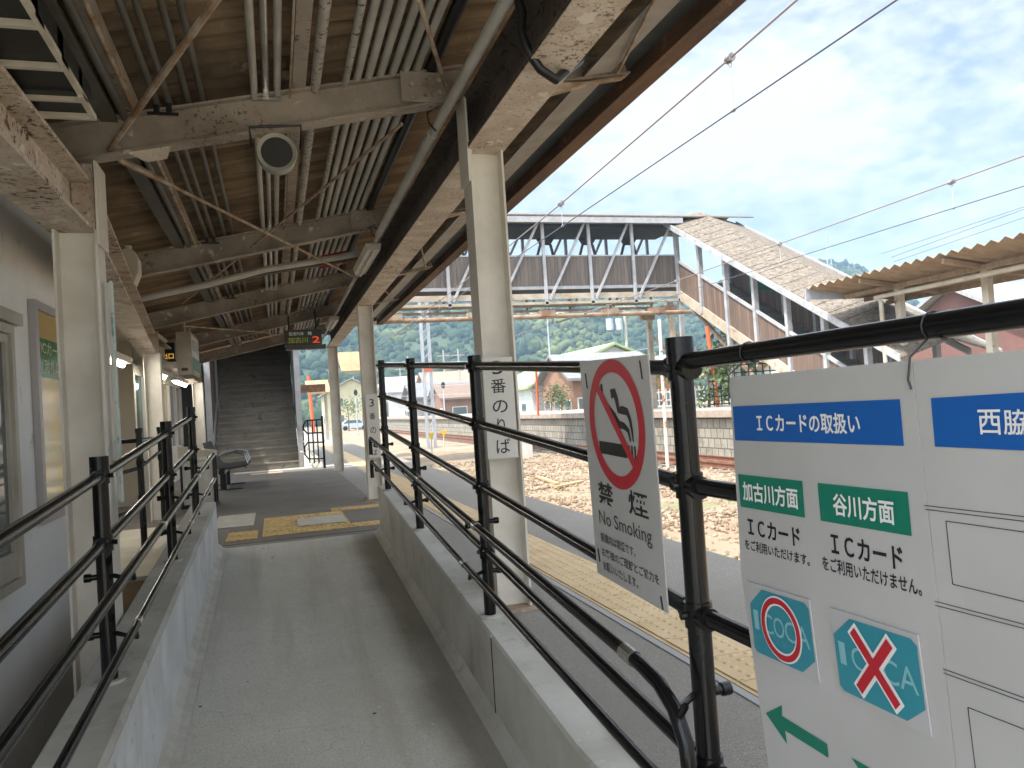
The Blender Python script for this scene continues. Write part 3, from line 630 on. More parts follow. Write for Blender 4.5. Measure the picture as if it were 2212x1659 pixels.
# track-side girder: pale worn underside, dark sides
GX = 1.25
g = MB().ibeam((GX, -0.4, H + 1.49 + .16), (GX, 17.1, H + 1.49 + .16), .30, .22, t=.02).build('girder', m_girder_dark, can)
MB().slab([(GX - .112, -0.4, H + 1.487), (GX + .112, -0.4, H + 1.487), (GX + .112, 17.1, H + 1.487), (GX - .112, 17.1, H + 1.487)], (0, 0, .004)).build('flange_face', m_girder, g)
# building-side girder bends at the near column
LX0, LX1 = -.925, -1.53
MB().ibeam((LX0, -0.4, 2.31), (LX0, 4.42, 2.31), .26, .205, t=.02).build('girder', m_girder, can)
MB().ibeam((LX0, 4.425, 2.30), (LX1, 10.9, 2.25), .26, .205, t=.02).build('girder', m_girder, can)
MB().ibeam((LX1, 10.905, 2.25), (LX1 - .02, 17.1, 2.16), .26, .205, t=.02).build('girder', m_girder, can)
def hcol(x, y, z0, z1, w=.20, d=.18):           # H column: web faces the camera, flanges left and right
    cm = MB().ibeam((x, y, z0), (x, y, z1), w, d, up=(1, 0, 0), t=.012).build('column', m_colpaint, can)
    return cm
for y in (4.33, 10.64, 16.9): hcol(GX, y, 0, H + 1.487)
for (x, y, zt_) in ((-.90, 4.33, 2.18), (-1.455, 10.7, 2.12), (-1.48, 16.9, 2.03)):
    hcol(x, y, -1.2 if y < 6 else 0, zt_)
    MB().box((x - .01, y - .065, zt_ + .003), (x + .09, y - .055, rb(x) - .02)).build('stiffener', m_girder, can)
# tall left flange plate of the near columns
for y in (4.33,):
    MB().box((GX - .116, y - .10, H + 1.30), (GX - .104, y + .10, H + 1.79)).build('flange_plate', m_colpaint, can)
MB().box((-.797, 4.22, 2.1), (-.785, 4.44, 2.52)).build('flange_plate', m_colpaint, can)
# eave: soffit strip, gutter and rusty fascia
def ez(x): return rb(x)
MB().slab([(1.92, -0.4, ez(1.92) + .02), (2.10, -0.4, ez(2.10) + .02), (2.10, 17.3, ez(2.10) + .02), (1.92, 17.3, ez(1.92) + .02)], (0, 0, .02)).build('soffit_strip', m_greystrip, can)
MB().sweep([(-.09, .10), (-.09, -.01), (.07, -.01), (.07, .0), (-.08, .0), (-.08, .10)], (2.21, -0.4, ez(2.21) + .08), (2.21, 17.3, ez(2.21) + .08)).build('gutter', m_gutter, can)
MB().bar((2.345, -0.4, ez(2.34) + .02), (2.345, 17.3, ez(2.34) + .02), .13, .17).build('fascia', m_rustwood, can)
MB().bar((2.418, -0.4, ez(2.40) + .045), (2.418, 17.3, ez(2.40) + .045), .012, .20).build('fascia_trim', m_greystrip, can)
MB().bar((-2.6, 17.30, rb(-2.6) + .2), (2.2, 17.30, rb(2.2) + .2), .04, .22).build('end_board', m_rustwood, can)
# bracing rods
def rod(p, q, r=.011, mat=None):
    return MB().tube([p, q], r, 8).build('brace_rod', mat or m_rod, can, True)
rod(onY(258, 345, 4.36), onY(770, 600, 9.2), .011); MB().tube([onY(262, 347, 4.42), onY(345, 387, 4.78)], .019, 10).build('turnbuckle', m_rod, can, True)
rod(onY(868, 268, 4.40), onY(395, 655, 10.2), .010)
rod((.55, 1.4, rb(.55) - .02), onY(237, 322, 4.30), .016); rod(onY(905, 0, 3.0), onY(962, 185, 4.28), .012)
rod(onY(395, 704, 10.7), onY(622, 722, 13.5), .010); rod((.8, 10.8, rb(.8) - .02), (-1.3, 16.7, rb(-1.3) - .02), .010)
for y0_, y1_ in ((1.3, 4.33), (4.33, 7.37), (7.37, 10.64), (10.64, 13.7)):
    rod((1.42, y0_ + .08, rb(1.42) + .03), (2.12, y1_ - .1, rb(2.12) - .01), .010)
gus = [(-.64, 4.27, rb(-.64) - .008), (-.44, 4.27, rb(-.44) - .008), (-.48, 4.44, rb(-.48) - .008), (-.58, 4.44, rb(-.58) - .008)]
MB().slab(gus, (0, 0, -.008)).build('gusset_plate', m_girder, can)
for y in (4.33, 7.37, 10.64):
    MB().slab([(1.66, y - .13, rb(1.66) - .012), (1.98, y - .02, rb(1.98) - .012), (1.98, y + .02, rb(1.98) - .012), (1.66, y + .13, rb(1.66) - .012)], (0, 0, -.008)).build('gusset_plate', m_rod, can)
    MB().bar((1.40, y, rb(1.4) - .012), (2.2, y, rb(2.2) - .012), .05, .012).build('tie_strap', m_rod, can)

for y in (4.33, 7.37, 10.64):
    sp_ = MB().box((.78, y - .062, rb(.86) + .02), (1.06, y - .0535, rb(.98) + .17)).build('splice_plate', m_rafter, can)
    for dx in (.84, .92, 1.0):
        for dz in (.05, .12): MB().tube([(dx, y - .0625, rb(dx) + dz), (dx, y - .076, rb(dx) + dz)], .013, 6).build('bolt', m_rod, sp_)
for x, y in ((GX, 4.33), (GX, 10.64)):
    bp = MB().box((x - .16, y - .15, .001), (x + .16, y + .15, .014)).build('base_plate', m_rod, can)
    for dx in (-.13, .13):
        for dy in (-.12, .12): MB().tube([(x + dx, y + dy, .014), (x + dx, y + dy, .04)], .012, 6).build('bolt', m_rod, bp)
# ---- conduits above the rafters, each its own run
def conduit(x, r, mat, label, group, z=None, y0=-0.38, y1=16.8):
    zz = rb(x) + .245 - r if z is None else z
    o = MB().tube([(x, y0, zz), (x, y1, zz)], r, 10, True)
    o = o.build('conduit', mat, None, True); tag(o, label, 'conduit', group)
    return o
for x in (-.497, -.44, -.349, -.279):
    conduit(x, .0165, m_pipe_dark, 'thin dark conduit in the spaced row of four left of the ceiling middle', 'four dark conduits under the roof')
conduit(-.014, .019, m_pipe, 'grey conduit left of the shiny pipe in the ceiling trio', None); conduit(.046, .017, m_zinc, 'shiny zinc conduit in the middle of the ceiling trio', None); conduit(.106, .019, m_pipe, 'grey conduit right of the shiny pipe in the ceiling trio', None)
conduit(.308, .027, m_pipe_spk, 'fattest speckled flaking conduit, left of the packed ceiling row', None, rb(.308) + .20); conduit(.474, .020, m_pipe_spk, 'thinner speckled flaking conduit beside the packed ceiling row', None, rb(.474) + .20)
for x in (.54, .605, .672, .742, .812, .880): conduit(x, .0225, m_pipe, 'grey conduit in the tightly packed row of six near the track-side girder', 'packed row of conduits under the roof', rb(x) + .215)
conduit(.965, .035, m_blackmetal, 'thick black conduit hugging the track-side girder', None, rb(.965) + .21)
conduit(.170, .006, m_rod, 'thin rusty wire conduit beside the ceiling trio', None, rb(.17) + .17)
for x, r in ((-.655, .020), (-.60, .012)): conduit(x, r, m_pipe_dark if r > .015 else m_rod, ('dark pipe' if r > .015 else 'thin knotted rusty cable') + ' running beside the black ceiling boxes', None, rb(x) + .19)
o = MB().bar((-.735, -0.4, rb(-.735) + .20), (-.735, 16.8, rb(-.735) + .20), .085, .035).build('cable_duct', m_pipe_dark); tag(o, 'flat dark cable duct beside the black ceiling boxes', 'cable duct')
# pipe clamps on the rafters
for y in (4.33, 7.37, 10.64):
    for nm, xs_ in (('pair of saddle clamps on the rafter for the dark conduits', (-.47,)), ('row of bright saddle clamps on the rafter under the zinc pipe', (.046,))):
        for xq in xs_:
            mb = MB()
            for dx in (-.06, 0, .06) if xq > 0 else (-.03, .03): mb.box((xq + dx - .014, y - .065, rb(xq + dx) + .165), (xq + dx + .014, y - .045, rb(xq + dx) + .215))
            mb.box((xq - .075, y - .060, rb(xq) + .158), (xq + .075, y - .0505, rb(xq) + .172))
            mb.build('pipe_saddle', m_zinc if xq > 0 else m_blackmetal, can)
# cable tray crossing between the second and third rafter
tr = thing('cable_tray', 'grey wavy cable duct crossing the ceiling from building to girder', 'cable tray', (0, 8.6, 2.6))
MB().tube([(-1.4, 8.5, rb(-1.4) + .02), (-.6, 8.55, rb(-.6) + .03), (.0, 8.6, rb(0) + .07), (.35, 8.65, rb(.35) + .06), (1.1, 8.7, rb(1.1) + .04)], .035, 8).build('duct', m_pipe, tr, True)
MB().tube([(-1.4, 8.62, rb(-1.4) + .0), (.0, 8.70, rb(0) + .035), (1.1, 8.8, rb(1.1) + .0)], .016, 8).build('cable', m_pipe_dark, tr, True)
# raceway with lamps along the girder
rc = thing('raceway', 'long round grey raceway hung along the inner side of the track-side girder', 'raceway', (1.02, 6, H + 1.7))
MB().tube([(1.02, -0.4, H + 1.70), (1.02, 4.58, H + 1.70)], .030, 14).build('tube', m_pipe, rc, True); MB().tube([(1.02, 4.6, H + 1.70), (1.02, 7.2, H + 1.68)], .034, 14).build('tube', m_pipe, rc, True)
MB().tube([(1.02, 7.2, H + 1.68), (1.02, 16.6, H + 1.62)], .022, 12).build('tube', m_pipe, rc, True)
for y in (4.45, 7.3, 10.5): MB().tube([(.99, y, rb(.99) + .02), (.96, y, H + 1.77), (.97, y + .01, H + 1.71), (1.01, y + .01, H + 1.665)], .006, 6).build('hanger', m_blackmetal, rc, True)
def tube_light(x, y0_, y1_, z, label, lit=False, group=None, w=.075):
    t = thing('tube_light', label, 'tube light', (x, (y0_ + y1_) / 2, z), group)
    MB().sweep([(-w, .03), (w, .03), (w * .8, -.035), (-w * .8, -.035)], (x, y0_, z), (x, y1_, z)).build('housing', m_unlit, t)
    MB().tube([(x, y0_ + .03, z - .052), (x, y1_ - .03, z - .052)], .017 if not lit else .03, 10).build('tube', m_lamp if lit else m_unlit, t, True)
    return t
tube_light(1.0, 7.45, 8.75, H + 1.62, 'unlit pale tube light under the raceway, nearest to the camera'); tube_light(1.0, 12.6, 13.9, H + 1.58, 'unlit pale tube light under the raceway, near the lit display')
# black drain hose looping under the girder
t = MB().tube([(1.02, 3.05, H + 2.0)] + [onY(1128, 30, 3.1), onY(1124, 70, 3.1), onY(1140, 110, 3.1), onY(1168, 150, 3.1), onY(1200, 172, 3.12), (1.46, 3.3, H + 1.60), (1.5, 3.35, H + 1.75)], .021, 10).build('drain_hose', m_blackmetal, None, True); tag(t, 'black hose curling under the track-side girder', 'hose')
# loudspeaker under the first rafter
sp = onY(598, 337, 4.18)
t = thing('loudspeaker', 'round grey loudspeaker hanging under the first rafter', 'loudspeaker', sp)
MB().tube([sp + V((0, .02, 0)), sp + V((0, -.03, 0)), sp + V((0, -.05, 0)), sp + V((0, -.055, 0))], .098, 28).build('body', m_spk, t, True)
n = 32; mb = MB(); R0 = (.078, .099)
vs = [sp + V((r * math.cos(2*math.pi*k/n), -.058 - (.012 if i else 0), r * math.sin(2*math.pi*k/n))) for i, r in enumerate(R0) for k in range(n)] + [sp + V((.103 * math.cos(2*math.pi*k/n), -.055, .103 * math.sin(2*math.pi*k/n))) for k in range(n)]
mb.add(vs, [(j*n+k, j*n+(k+1) % n, (j+1)*n+(k+1) % n, (j+1)*n+k) for j in range(2) for k in range(n)]).build('rim', m_spk, t, True)
MB().tube([sp + V((0, -.0555, 0)), sp + V((0, -.059, 0))], .080, 28).build('grille', m_mesh, t)
MB().tube([sp + V((-.12, -.05, .02)), sp + V((-.13, -.05, .13)), sp + V((.13, -.05, .15)), sp + V((.12, -.05, .02))], .008, 8).build('bracket', m_blackmetal, t, True)
# second, side-on cream loudspeaker by the far left column
t = thing('horn_speaker', 'cream box speaker on the rafter end above the side exit', 'loudspeaker', onY(284, 575, 7.0))
q = onY(284, 575, 7.0); MB().sweep([(-.05, -.15), (.02, -.16), (.06, -.06), (.06, .05), (.03, .12), (-.05, .13)], q + V((0, -.08, 0)), q + V((0, .10, 0))).build('body', m_cream, t); MB().tube([q + V((-.02, 0, .12)), q + V((-.02, 0, .17))], .03, 10).build('knob', m_cream, t, True)
# black ceiling boxes
for k, (corner, dpt) in enumerate((((96, 60), .5), ((149, 150), .42), ((189, 218), .40), ((209, 256), .26), ((316, 411), .55), ((349, 461), .52), ((374, 501), .50))):
    x1_ = -.63 if k < 4 else -.78
    q = onX(*corner, x1_); y1_ = q.y; y0_ = y1_ - dpt + .02; z = q.z
    lb = ('black ceiling box with pale rim, ' + ('first', 'second', 'third', 'fourth')[k] + ' toward the near rafter') if k < 4 else ('black ceiling box with pale rim, ' + ('first', 'second', 'third')[k - 4] + ' beyond the near rafter')
    t = thing('ceiling_box', lb, 'ceiling box', (x1_, (y0_ + y1_) / 2, z), 'black boxes in the ceiling beside the building')
    MB().box((x1_ - .62, y0_ + .012, z + .014), (x1_ - .012, y1_ - .012, z + .12)).build('panel', m_blackbox, t)
    MB().box((x1_ - .62, y1_ - .022, z - .010), (x1_, y1_, z + .012)).box((x1_ - .018, y0_, z - .010), (x1_, y1_ - .0225, z + .012)).build('rim', m_trim, t)

# ================================================================== SIGNS UNDER THE CANOPY
def column_sign(y, bl, tr, label, boxes):
    a = onY(*bl, y); b = onY(*tr, y)
    t = thing('platform_number_sign', label, 'sign', ((a.x + b.x) / 2, y, a.z))
    MB().box((a.x, y, a.z), (b.x, y + .012, b.z)).build('plate', m_offwhite, t)
    w = b.x - a.x; h = b.z - a.z
    for ch, u0, v0, u1, v1 in boxes:
        mb = MB(); put_text(mb, ch, (a.x + u0 * w, y - .0015, a.z + v0 * h), (1, 0, 0), (0, 0, 1), (u1 - u0) * w, (v1 - v0) * h, .006); mb.build('lettering', m_ink, t)
column_sign(4.20, (1055, 993), (1106, 770), 'white platform number sign on the near track-side column', [('3', .31, .83, .66, .965), ('番', .23, .645, .73, .785), ('の', .25, .45, .75, .575), ('り', .36, .255, .62, .395), ('ば', .29, .05, .75, .195)])
column_sign(10.48, (797, 990), (815.5, 850), 'aged platform number sign on the second track-side column', [('3', .30, .80, .66, .92), ('番', .25, .60, .70, .70), ('の', .25, .38, .72, .48), ('り', .34, .2, .6, .3), ('ば', .3, .04, .7, .13)])
# narrow teal-backed sign seen edge-on on the near left column
t = thing('edge_sign', 'narrow teal backed sign plate seen edge on at the near left column', 'sign', (-.78, 4.3, 1.2))
MB().box((-.776, 4.30, H - .35), (-.768, 4.345, H + .75)).build('plate', m_offwhite, t); MB().box((-.766, 4.295, H - .36), (-.757, 4.35, H + .76)).build('backing', M('teal sign edge', (.16, .30, .28), (.52, .58, .53), scale=14, rough=.6, lo=.36, hi=.46), t)
# lit train display
yD = 13.0
t = thing('train_display', 'hanging lit train display with green and red characters', 'display', onY(655, 730, yD))
a = onY(615, 746, yD); b = onY(694, 711, yD)
MB().box((a.x, yD, a.z), (b.x, yD + .22, b.z)).build('case', M('display case', (.06, .06, .052), rough=.5), t)
MB().box((a.x + .02, yD - .004, a.z - .07), (b.x + .06, yD + .20, a.z - .002)).build('lower_trim', m_pipe_dark, t)
for x in (a.x + .08, b.x - .08): MB().tube([(x, yD + .1, b.z), (x, yD + .1, rb(x) + .1)], .012, 8).build('hanger', m_blackmetal, t, True)
w = b.x - a.x; h = b.z - a.z
for s, u0, v0, u1, v1, mt in (('普通列車', .12, .62, .52, .86, glow('dim white characters', (.34, .38, .32), .07)), ('発', .62, .62, .74, .86, glow('dim white characters', (.35, .45, .4), .12)), ('加古川', .10, .12, .62, .52, glow('green characters', (.26, .31, .03), .07)), ('2', .74, .10, .94, .54, glow('red characters', (1, .09, .02), .13))):
    mb = MB(); put_text(mb, s, (a.x + u0 * w, yD - .003, a.z + v0 * h), (1, 0, 0), (0, 0, 1), (u1 - u0) * w, (v1 - v0) * h, .01); mb.build('lit_characters', mt, t)
# hanging platform sign on the left
a = onY(384, 810, 11.0); b = onY(411, 716, 11.0); y1_ = 12.05
t = thing('hanging_sign', 'grey box sign with a green lower band hanging on the building side', 'sign', (a.x, 11.5, a.z))
MB().box((a.x, 11.0, a.z), (b.x, y1_, b.z)).build('case', M('sign case grey', (.36, .32, .25), (.30, .26, .2), rough=.6), t)
x = b.x + .002
MB().box((x, 11.03, a.z + .05), (x + .004, y1_ - .03, b.z - .04)).build('face', m_offwhite, t)
MB().box((x + .005, 11.05, a.z + .06), (x + .008, y1_ - .05, a.z + .24)).build('green_band', m_green, t)
for k, ch in enumerate('加古川谷川方面'[:4]):
    mb = MB(); put_text(mb, ch, (x + .0055, 11.10 + k * .23, a.z + .33), (0, 1, 0), (0, 0, 1), .17, .17, .01); mb.build('lettering', m_ink, t)
MB().box((a.x + .05, 10.996, a.z + .05), (a.x + .13, 10.999, a.z + .09)).build('latch', m_ink, t)
for y in (11.2, 11.9): MB().tube([((a.x + b.x) / 2, y, b.z), ((a.x + b.x) / 2, y, rb(a.x) + .1)], .012, 8).build('hanger', m_girder, t, True)
# small departure clock-like box beside it
q = onY(362, 760, 12.5)
t = thing('exit_light_box', 'small dark lamp box with amber characters by the left girder', 'light box', q)
MB().box((q.x - .1, 12.5, q.z - .14), (q.x + .1, 12.7, q.z + .14)).build('case', m_blackmetal, t); mb = MB(); put_text(mb, '出口', (q.x - .08, 12.497, q.z - .11), (1, 0, 0), (0, 0, 1), .16, .09, .01); mb.build('lit_characters', glow('amber characters', (.8, .45, .05), .25), t)
# torn red sticker on the third bay
a = onY(690, 577, 8.9); b = onY(752, 548, 8.9)
t = thing('red_sticker', 'torn red sticker on the ceiling beam above the ramp head', 'sticker', a)
MB().slab([(a.x, 8.9, a.z - .02), (b.x + .02, 8.9, a.z + .05), (b.x, 8.9, b.z + .04), (a.x + .02, 8.9, b.z - .02)], (0, .01, 0)).build('sheet', M('torn red', (.36, .012, .012), (.50, .30, .24), scale=7, lo=.55, hi=.62, rough=.7), t)

# ================================================================== STATION BUILDING ON THE LEFT
WX = -1.35
sb_ = thing('station_building', 'white plastered station building with aluminium windows beside the ramp', 'building', (-3, 2, 0))
win = [(.9, 2.9), (3.05, 4.05)]
def wall_with_hole(parent, x, y0_, y1_, z0, z1, holes, th, mat, name='wall'):
    ys = [y0_] + [v for h in holes for v in h[:2]] + [y1_]
    for i in range(0, len(ys), 2): MB().box((x - th, ys[i], z0), (x, ys[i+1], z1)).build(name, mat, parent)
    for (a_, b_, c_, d_) in holes:
        MB().box((x - th, a_ + .0005, z0), (x, b_ - .0005, c_)).build(name, mat, parent); MB().box((x - th, a_ + .0005, d_), (x, b_ - .0005, z1)).build(name, mat, parent)
wa = onX(78, 1239, WX); wt = onX(47, 716, WX)
wy1 = 3.98
for px, py in ((78, 1239), (47, 716), (71, 634), (87, 1136), (163, 1110)): pass
wy1 = (onX(75, 1239, WX).y + onX(44, 716, WX).y) / 2 - .26; wz0 = onX(78, 1239, WX).z; wz1 = onX(47, 716, WX).z
wall_with_hole(sb_, WX, .4, 6.6, -1.4, 2.62, [(wy1 - 2.4, wy1, wz0, wz1)], .18, m_plaster)
MB().box((-6, 6.42, -1.4), (WX - .19, 6.6, 2.6)).build('wall', m_plaster, sb_)
MB().box((-6, .4, 2.62), (WX + .0, 6.6, 2.75)).build('soffit', m_greystrip, sb_)
w_ = MB().box((WX - .02, wy1 - .05, wz0), (WX + .035, wy1, wz1)).box((WX - .02, wy1 - 2.4, wz1 - .05), (WX + .035, wy1 - .051, wz1)).box((WX - .02, wy1 - 2.4, wz0), (WX + .035, wy1 - .051, wz0 + .05)).build('window', m_alu, sb_)
for k in range(2):
    ya = wy1 - .06 - 1.15 * (k + 1); yb = wy1 - .06 - 1.15 * k
    f_ = MB().box((WX - .015 + .02 * k, yb - .045, wz0 + .055), (WX + .02 + .02 * k, yb, wz1 - .055)).box((WX - .015 + .02 * k, ya, wz0 + .055), (WX + .02 + .02 * k, ya + .045, wz1 - .055)).box((WX - .015 + .02 * k, ya + .046, wz1 - .10), (WX + .02 + .02 * k, yb - .046, wz1 - .055)).box((WX - .015 + .02 * k, ya + .046, wz0 + .055), (WX + .02 + .02 * k, yb - .046, wz0 + .19)).build('sash', m_alu, w_)
    MB().box((WX - .005 + .02 * k, ya + .046, wz0 + .19), (WX + .003 + .02 * k, yb - .046, wz1 - .10)).build('pane', m_glass, w_)
MB().box((WX + .002, wy1 - 2.5, wz1 + .005), (WX + .06, wy1 + .07, wz1 + .07)).build('lintel', m_alu, sb_)
# framed poster
pa = onX(60, 640, WX + .03); pb = onX(87, 1136, WX + .03); py0 = (pa.y + pb.y) / 2 + .08; py1 = py0 + 1.06; pz0 = pb.z; pz1 = pa.z
t = thing('framed_poster', 'framed yellow and green poster behind glass on the white wall', 'poster', (WX + .03, (py0 + py1) / 2, pz0))
def pbx(y0_, y1_, z0, z1, name, mat, x0=.002, x1=.04): return MB().box((WX + x0, y0_, z0), (WX + x1, y1_, z1)).build(name, mat, t)
pbx(py0, py0 + .06, pz0, pz1, 'frame', m_frame); pbx(py1 - .06, py1, pz0, pz1, 'frame', m_frame); pbx(py0 + .061, py1 - .061, pz1 - .05, pz1, 'frame', m_frame); pbx(py0 + .061, py1 - .061, pz0, pz0 + .05, 'frame', m_frame)
hh = pz1 - pz0
m_post = M('poster print', (.74, .57, .16), (.62, .56, .32), rough=.08, scale=2.2, lo=.42, hi=.6, stretch=(1, 1, .6), spots=(((.52, .48, .34), 3.5, .60, .68), ((.10, .13, .12), 5, .64, .70)), spec=.8)
pbx(py0 + .061, py1 - .061, pz0 + .051, pz1 - hh * .34, 'print', m_post, .002, .018)
pbx(py0 + .061, py1 - .061, pz1 - hh * .34 + .001, pz1 - hh * .16, 'green_band', M('poster green', (.09, .27, .08), (.07, .20, .06), rough=.12), .002, .018)
pbx(py0 + .061, py1 - .061, pz1 - hh * .16 + .001, pz1 - .051, 'top_band', M('poster ochre', (.66, .47, .19), rough=.12), .002, .018)
mb = MB(); put_text(mb, 'ICカード専用', (WX + .0195, py0 + .16, pz1 - hh * .235), (0, 1, 0), (0, 0, 1), .75, .085, .015); put_text(mb, '改札口です', (WX + .0195, py0 + .22, pz1 - hh * .315), (0, 1, 0), (0, 0, 1), .62, .08, .015); mb.build('lettering', M('poster lettering', (.50, .47, .24), rough=.3), t)
# second building part beyond the exit with wall, glazed panels and lit tubes
b2 = thing('platform_building', 'cream platform building with glazed poster panels beyond the side exit', 'building', (-3, 14, 0))
MB().box((-2.9, 7.9, 0), (-2.75, 13.0, 2.55)).build('wall', m_cream, b2); MB().box((-6, 13.0, 0), (-2.05, 13.15, 2.5)).build('wall', m_cream, b2)
MB().box((-2.25, 13.16, 0), (-2.1, 26, .75)).build('wall', m_cream, b2); MB().box((-2.25, 13.16, 2.05), (-2.1, 26, 2.6)).build('wall', m_cream, b2)
MB().box((-2.09, 19.6, 0), (-1.53, 19.75, 3.6)).build('dark_gap_wall', m_darkin, b2)  # added near-black wall, its colour standing in for the shade of the gap
MB().box((-6, 6.61, 2.50), (-1.62, 26, 2.60)).build('soffit', m_cream, b2)
cols = [(.03, .11, .085), (.05, .13, .10), (.12, .16, .22), (.30, .20, .06), (.20, .22, .24), (.42, .33, .22), (.10, .14, .2), (.2, .2, .18)]
for k in range(9):
    y = 13.2 + k * 1.05
    w2 = MB().box((-2.2, y, .75), (-2.08, y + .14, 2.05)).build('mullion', m_offwhite, b2)
    if k < 8: MB().box((-2.17, y + .141, .751), (-2.13, y + 1.049, 2.049)).build('glazed_panel', M('glazed panel', cols[k], tuple(c * .6 for c in cols[k]), rough=.1, scale=2, spec=.8), b2)
tube_light(-1.78, 8.4, 10.6, H + .86, 'bright lit tube light over the side exit', True, None, .12); tube_light(-1.72, 13.0, 13.9, H + .88, 'lit tube light above the glazed panels, nearer one', True, None, .09); tube_light(-1.72, 15.2, 17.0, H + .88, 'lit tube light above the glazed panels, farther one', True, None, .09)
t = MB().tube([(-2.05, 9.0, 1.9), (-2.3, 8.7, 1.88), (-2.42, 8.6, 1.72), (-2.42, 8.6, .02)], .035, 10).build('drain_pipe', m_steelpole, None, True); tag(t, 'grey drain pipe bending down at the side exit', 'pipe')
t = MB().tube([(-2.10, 10.4, .02), (-2.10, 10.4, 1.25)], .10, 16).build('white_post', m_offwhite, None, True); tag(t, 'stubby white round post behind the exit railing', 'post')
# shelf with small colourful leaflets at the exit
t = thing('leaflet_rack', 'rack of colourful leaflets standing beyond the exit railing', 'rack', (-2.1, 9.3, 0))
MB().box((-2.55, 9.2, .02), (-1.75, 9.5, .9)).build('cabinet', M('rack grey', (.16, .15, .15), (.25, .24, .22), rough=.6, scale=9), t)
for k in range(7): MB().box((-2.50 + k * .11, 9.185, .12 + (k % 2) * .05), (-2.42 + k * .11, 9.198, .42 + (k % 3) * .1)).build('leaflet', M('leaflet', ((.6, .4, .08), (.2, .35, .42), (.65, .55, .4), (.5, .14, .1), (.6, .5, .12), (.22, .27, .4), (.5, .42, .3))[k], rough=.6), t)

# ================================================================== BIN, BENCH
q = onY(452, 1082, 12.0)
t = thing('litter_bin', 'white litter bin with black frame and sloping beige lid', 'bin', (-1.05, 12, 0))
bx0, bx1, by0, by1 = -1.32, -.86, 11.75, 12.2
MB().box((bx0 + .03, by0 + .02, .06), (bx1 - .03, by1 - .02, .66)).build('body', m_offwhite, t)
for x in (bx0, bx1 - .03):
    for y in (by0, by1 - .03): MB().box((x, y, 0), (x + .03, y + .03, .72)).build('leg', m_blackmetal, t)
MB().box((bx0 - .01, by0 - .01, .0), (bx1 + .01, by1 + .01, .055)).build('base', m_blackmetal, t)
MB().slab([(bx0 - .01, by0 - .01, .722), (bx1 + .01, by0 - .01, .722), (bx1 + .01, by0 - .01, .79), (bx0 - .01, by0 - .01, .88)], (0, by1 - by0 + .02, 0)).build('lid', m_cream, t)
t = thing('platform_bench', 'dark steel platform bench with chrome arms facing the track', 'bench', (-.9, 15, 0))
for k, y in enumerate((14.2, 14.85, 15.5)):
    prof = [(-.50, .44), (-.62, .42), (-.80, .40), (-.95, .40), (-1.03, .43), (-1.10, .55), (-1.17, .72), (-1.22, .86)]
    rows = [[(x, yy, z) for x, z in prof] for yy in np.linspace(y, y + .56, 4)]
    mb = MB().grid(rows); lo = len(mb.v); mb.v += [(p[0] + .012, p[1], p[2] - .018) for p in mb.v]; nn = len(prof)
    mb.f += [(lo+a*nn+b, lo+(a+1)*nn+b, lo+(a+1)*nn+b+1, lo+a*nn+b+1) for a in range(3) for b in range(nn-1)]
    se = mb.build('seat', m_seat, t, True)
    MB().tube([(-.50, y - .03, .46), (-.55, y - .03, .62), (-.72, y - .03, .66), (-1.0, y - .03, .62)], .014, 8).build('arm', m_chrome, se, True)
MB().box((-.98, 14.15, .30), (-.88, 16.1, .37)).build('beam', m_blackmetal, t)
for y in (14.5, 15.7):
    MB().box((-.98, y - .05, .02), (-.88, y + .05, .30)).build('leg', m_blackmetal, t); MB().box((-1.15, y - .06, .0), (-.62, y + .06, .02)).build('foot', m_blackmetal, t)
struct(MB().box((-9, -30, -1.1), (2.9, -2.6, G + .02)).build('forecourt', m_landing))

# ================================================================== STAIRS TO THE FOOTBRIDGE
SY0, SX0, SX1 = 19.3, -1.42, .50
st = thing('covered_staircase', 'dark covered staircase rising to the footbridge at the end of the canopy', 'staircase', (-.2, SY0, 0))
NS = 33; RI, TR = .172, .277
mb = MB()
for k in range(NS): mb.box((SX0, SY0 + k * TR, k * RI - (.0 if k < 1 else .25)), (SX1, SY0 + (k + 1) * TR - .0005, (k + 1) * RI))
mb.build('steps', m_step, st)
for k in range(0): pass
nos = MB()
for k in range(NS): nos.box((SX0 + .004, SY0 + k * TR - .012, (k + 1) * RI - .03), (SX1 - .004, SY0 + k * TR - .0008, (k + 1) * RI + .003))
nos.build('nosing', M('worn nosing', (.30, .27, .21), (.22, .20, .16), rough=.9), st)
top = NS * RI; YT = SY0 + NS * TR; sl_ = RI / TR
def slz(y): return (y - SY0) * sl_
for x, nm in ((SX0 - .09, 'l'), (SX1 + .02, 'r')):
    MB().slab([(x, SY0 - .08, -.0), (x, SY0 + .25, .0), (x, YT, top - .1), (x, YT, top + .25), (x, SY0 - .08, .36)], (.07, 0, 0)).build('stringer', m_steelblue, st)
    MB().slab([(x + .02, SY0 + .3, slz(SY0 + .3) + .36), (x + .02, YT, top + .26), (x + .02, YT, top + (3.1 if nm == 'l' else 1.15)), (x + .02, SY0 + .3, slz(SY0 + .3) + (3.15 if nm == 'l' else 1.25))], (.03, 0, 0)).build('side_boarding', m_panelbrown, st)
    MB().slab([(SX1 + .045, 21.2, slz(21.2) + 1.26), (SX1 + .045, YT, top + 1.16), (SX1 + .045, YT, top + 3.1), (SX1 + .045, 21.2, slz(21.2) + 3.15)], (.02, 0, 0)).build('upper_boarding', m_panelbrown, st)
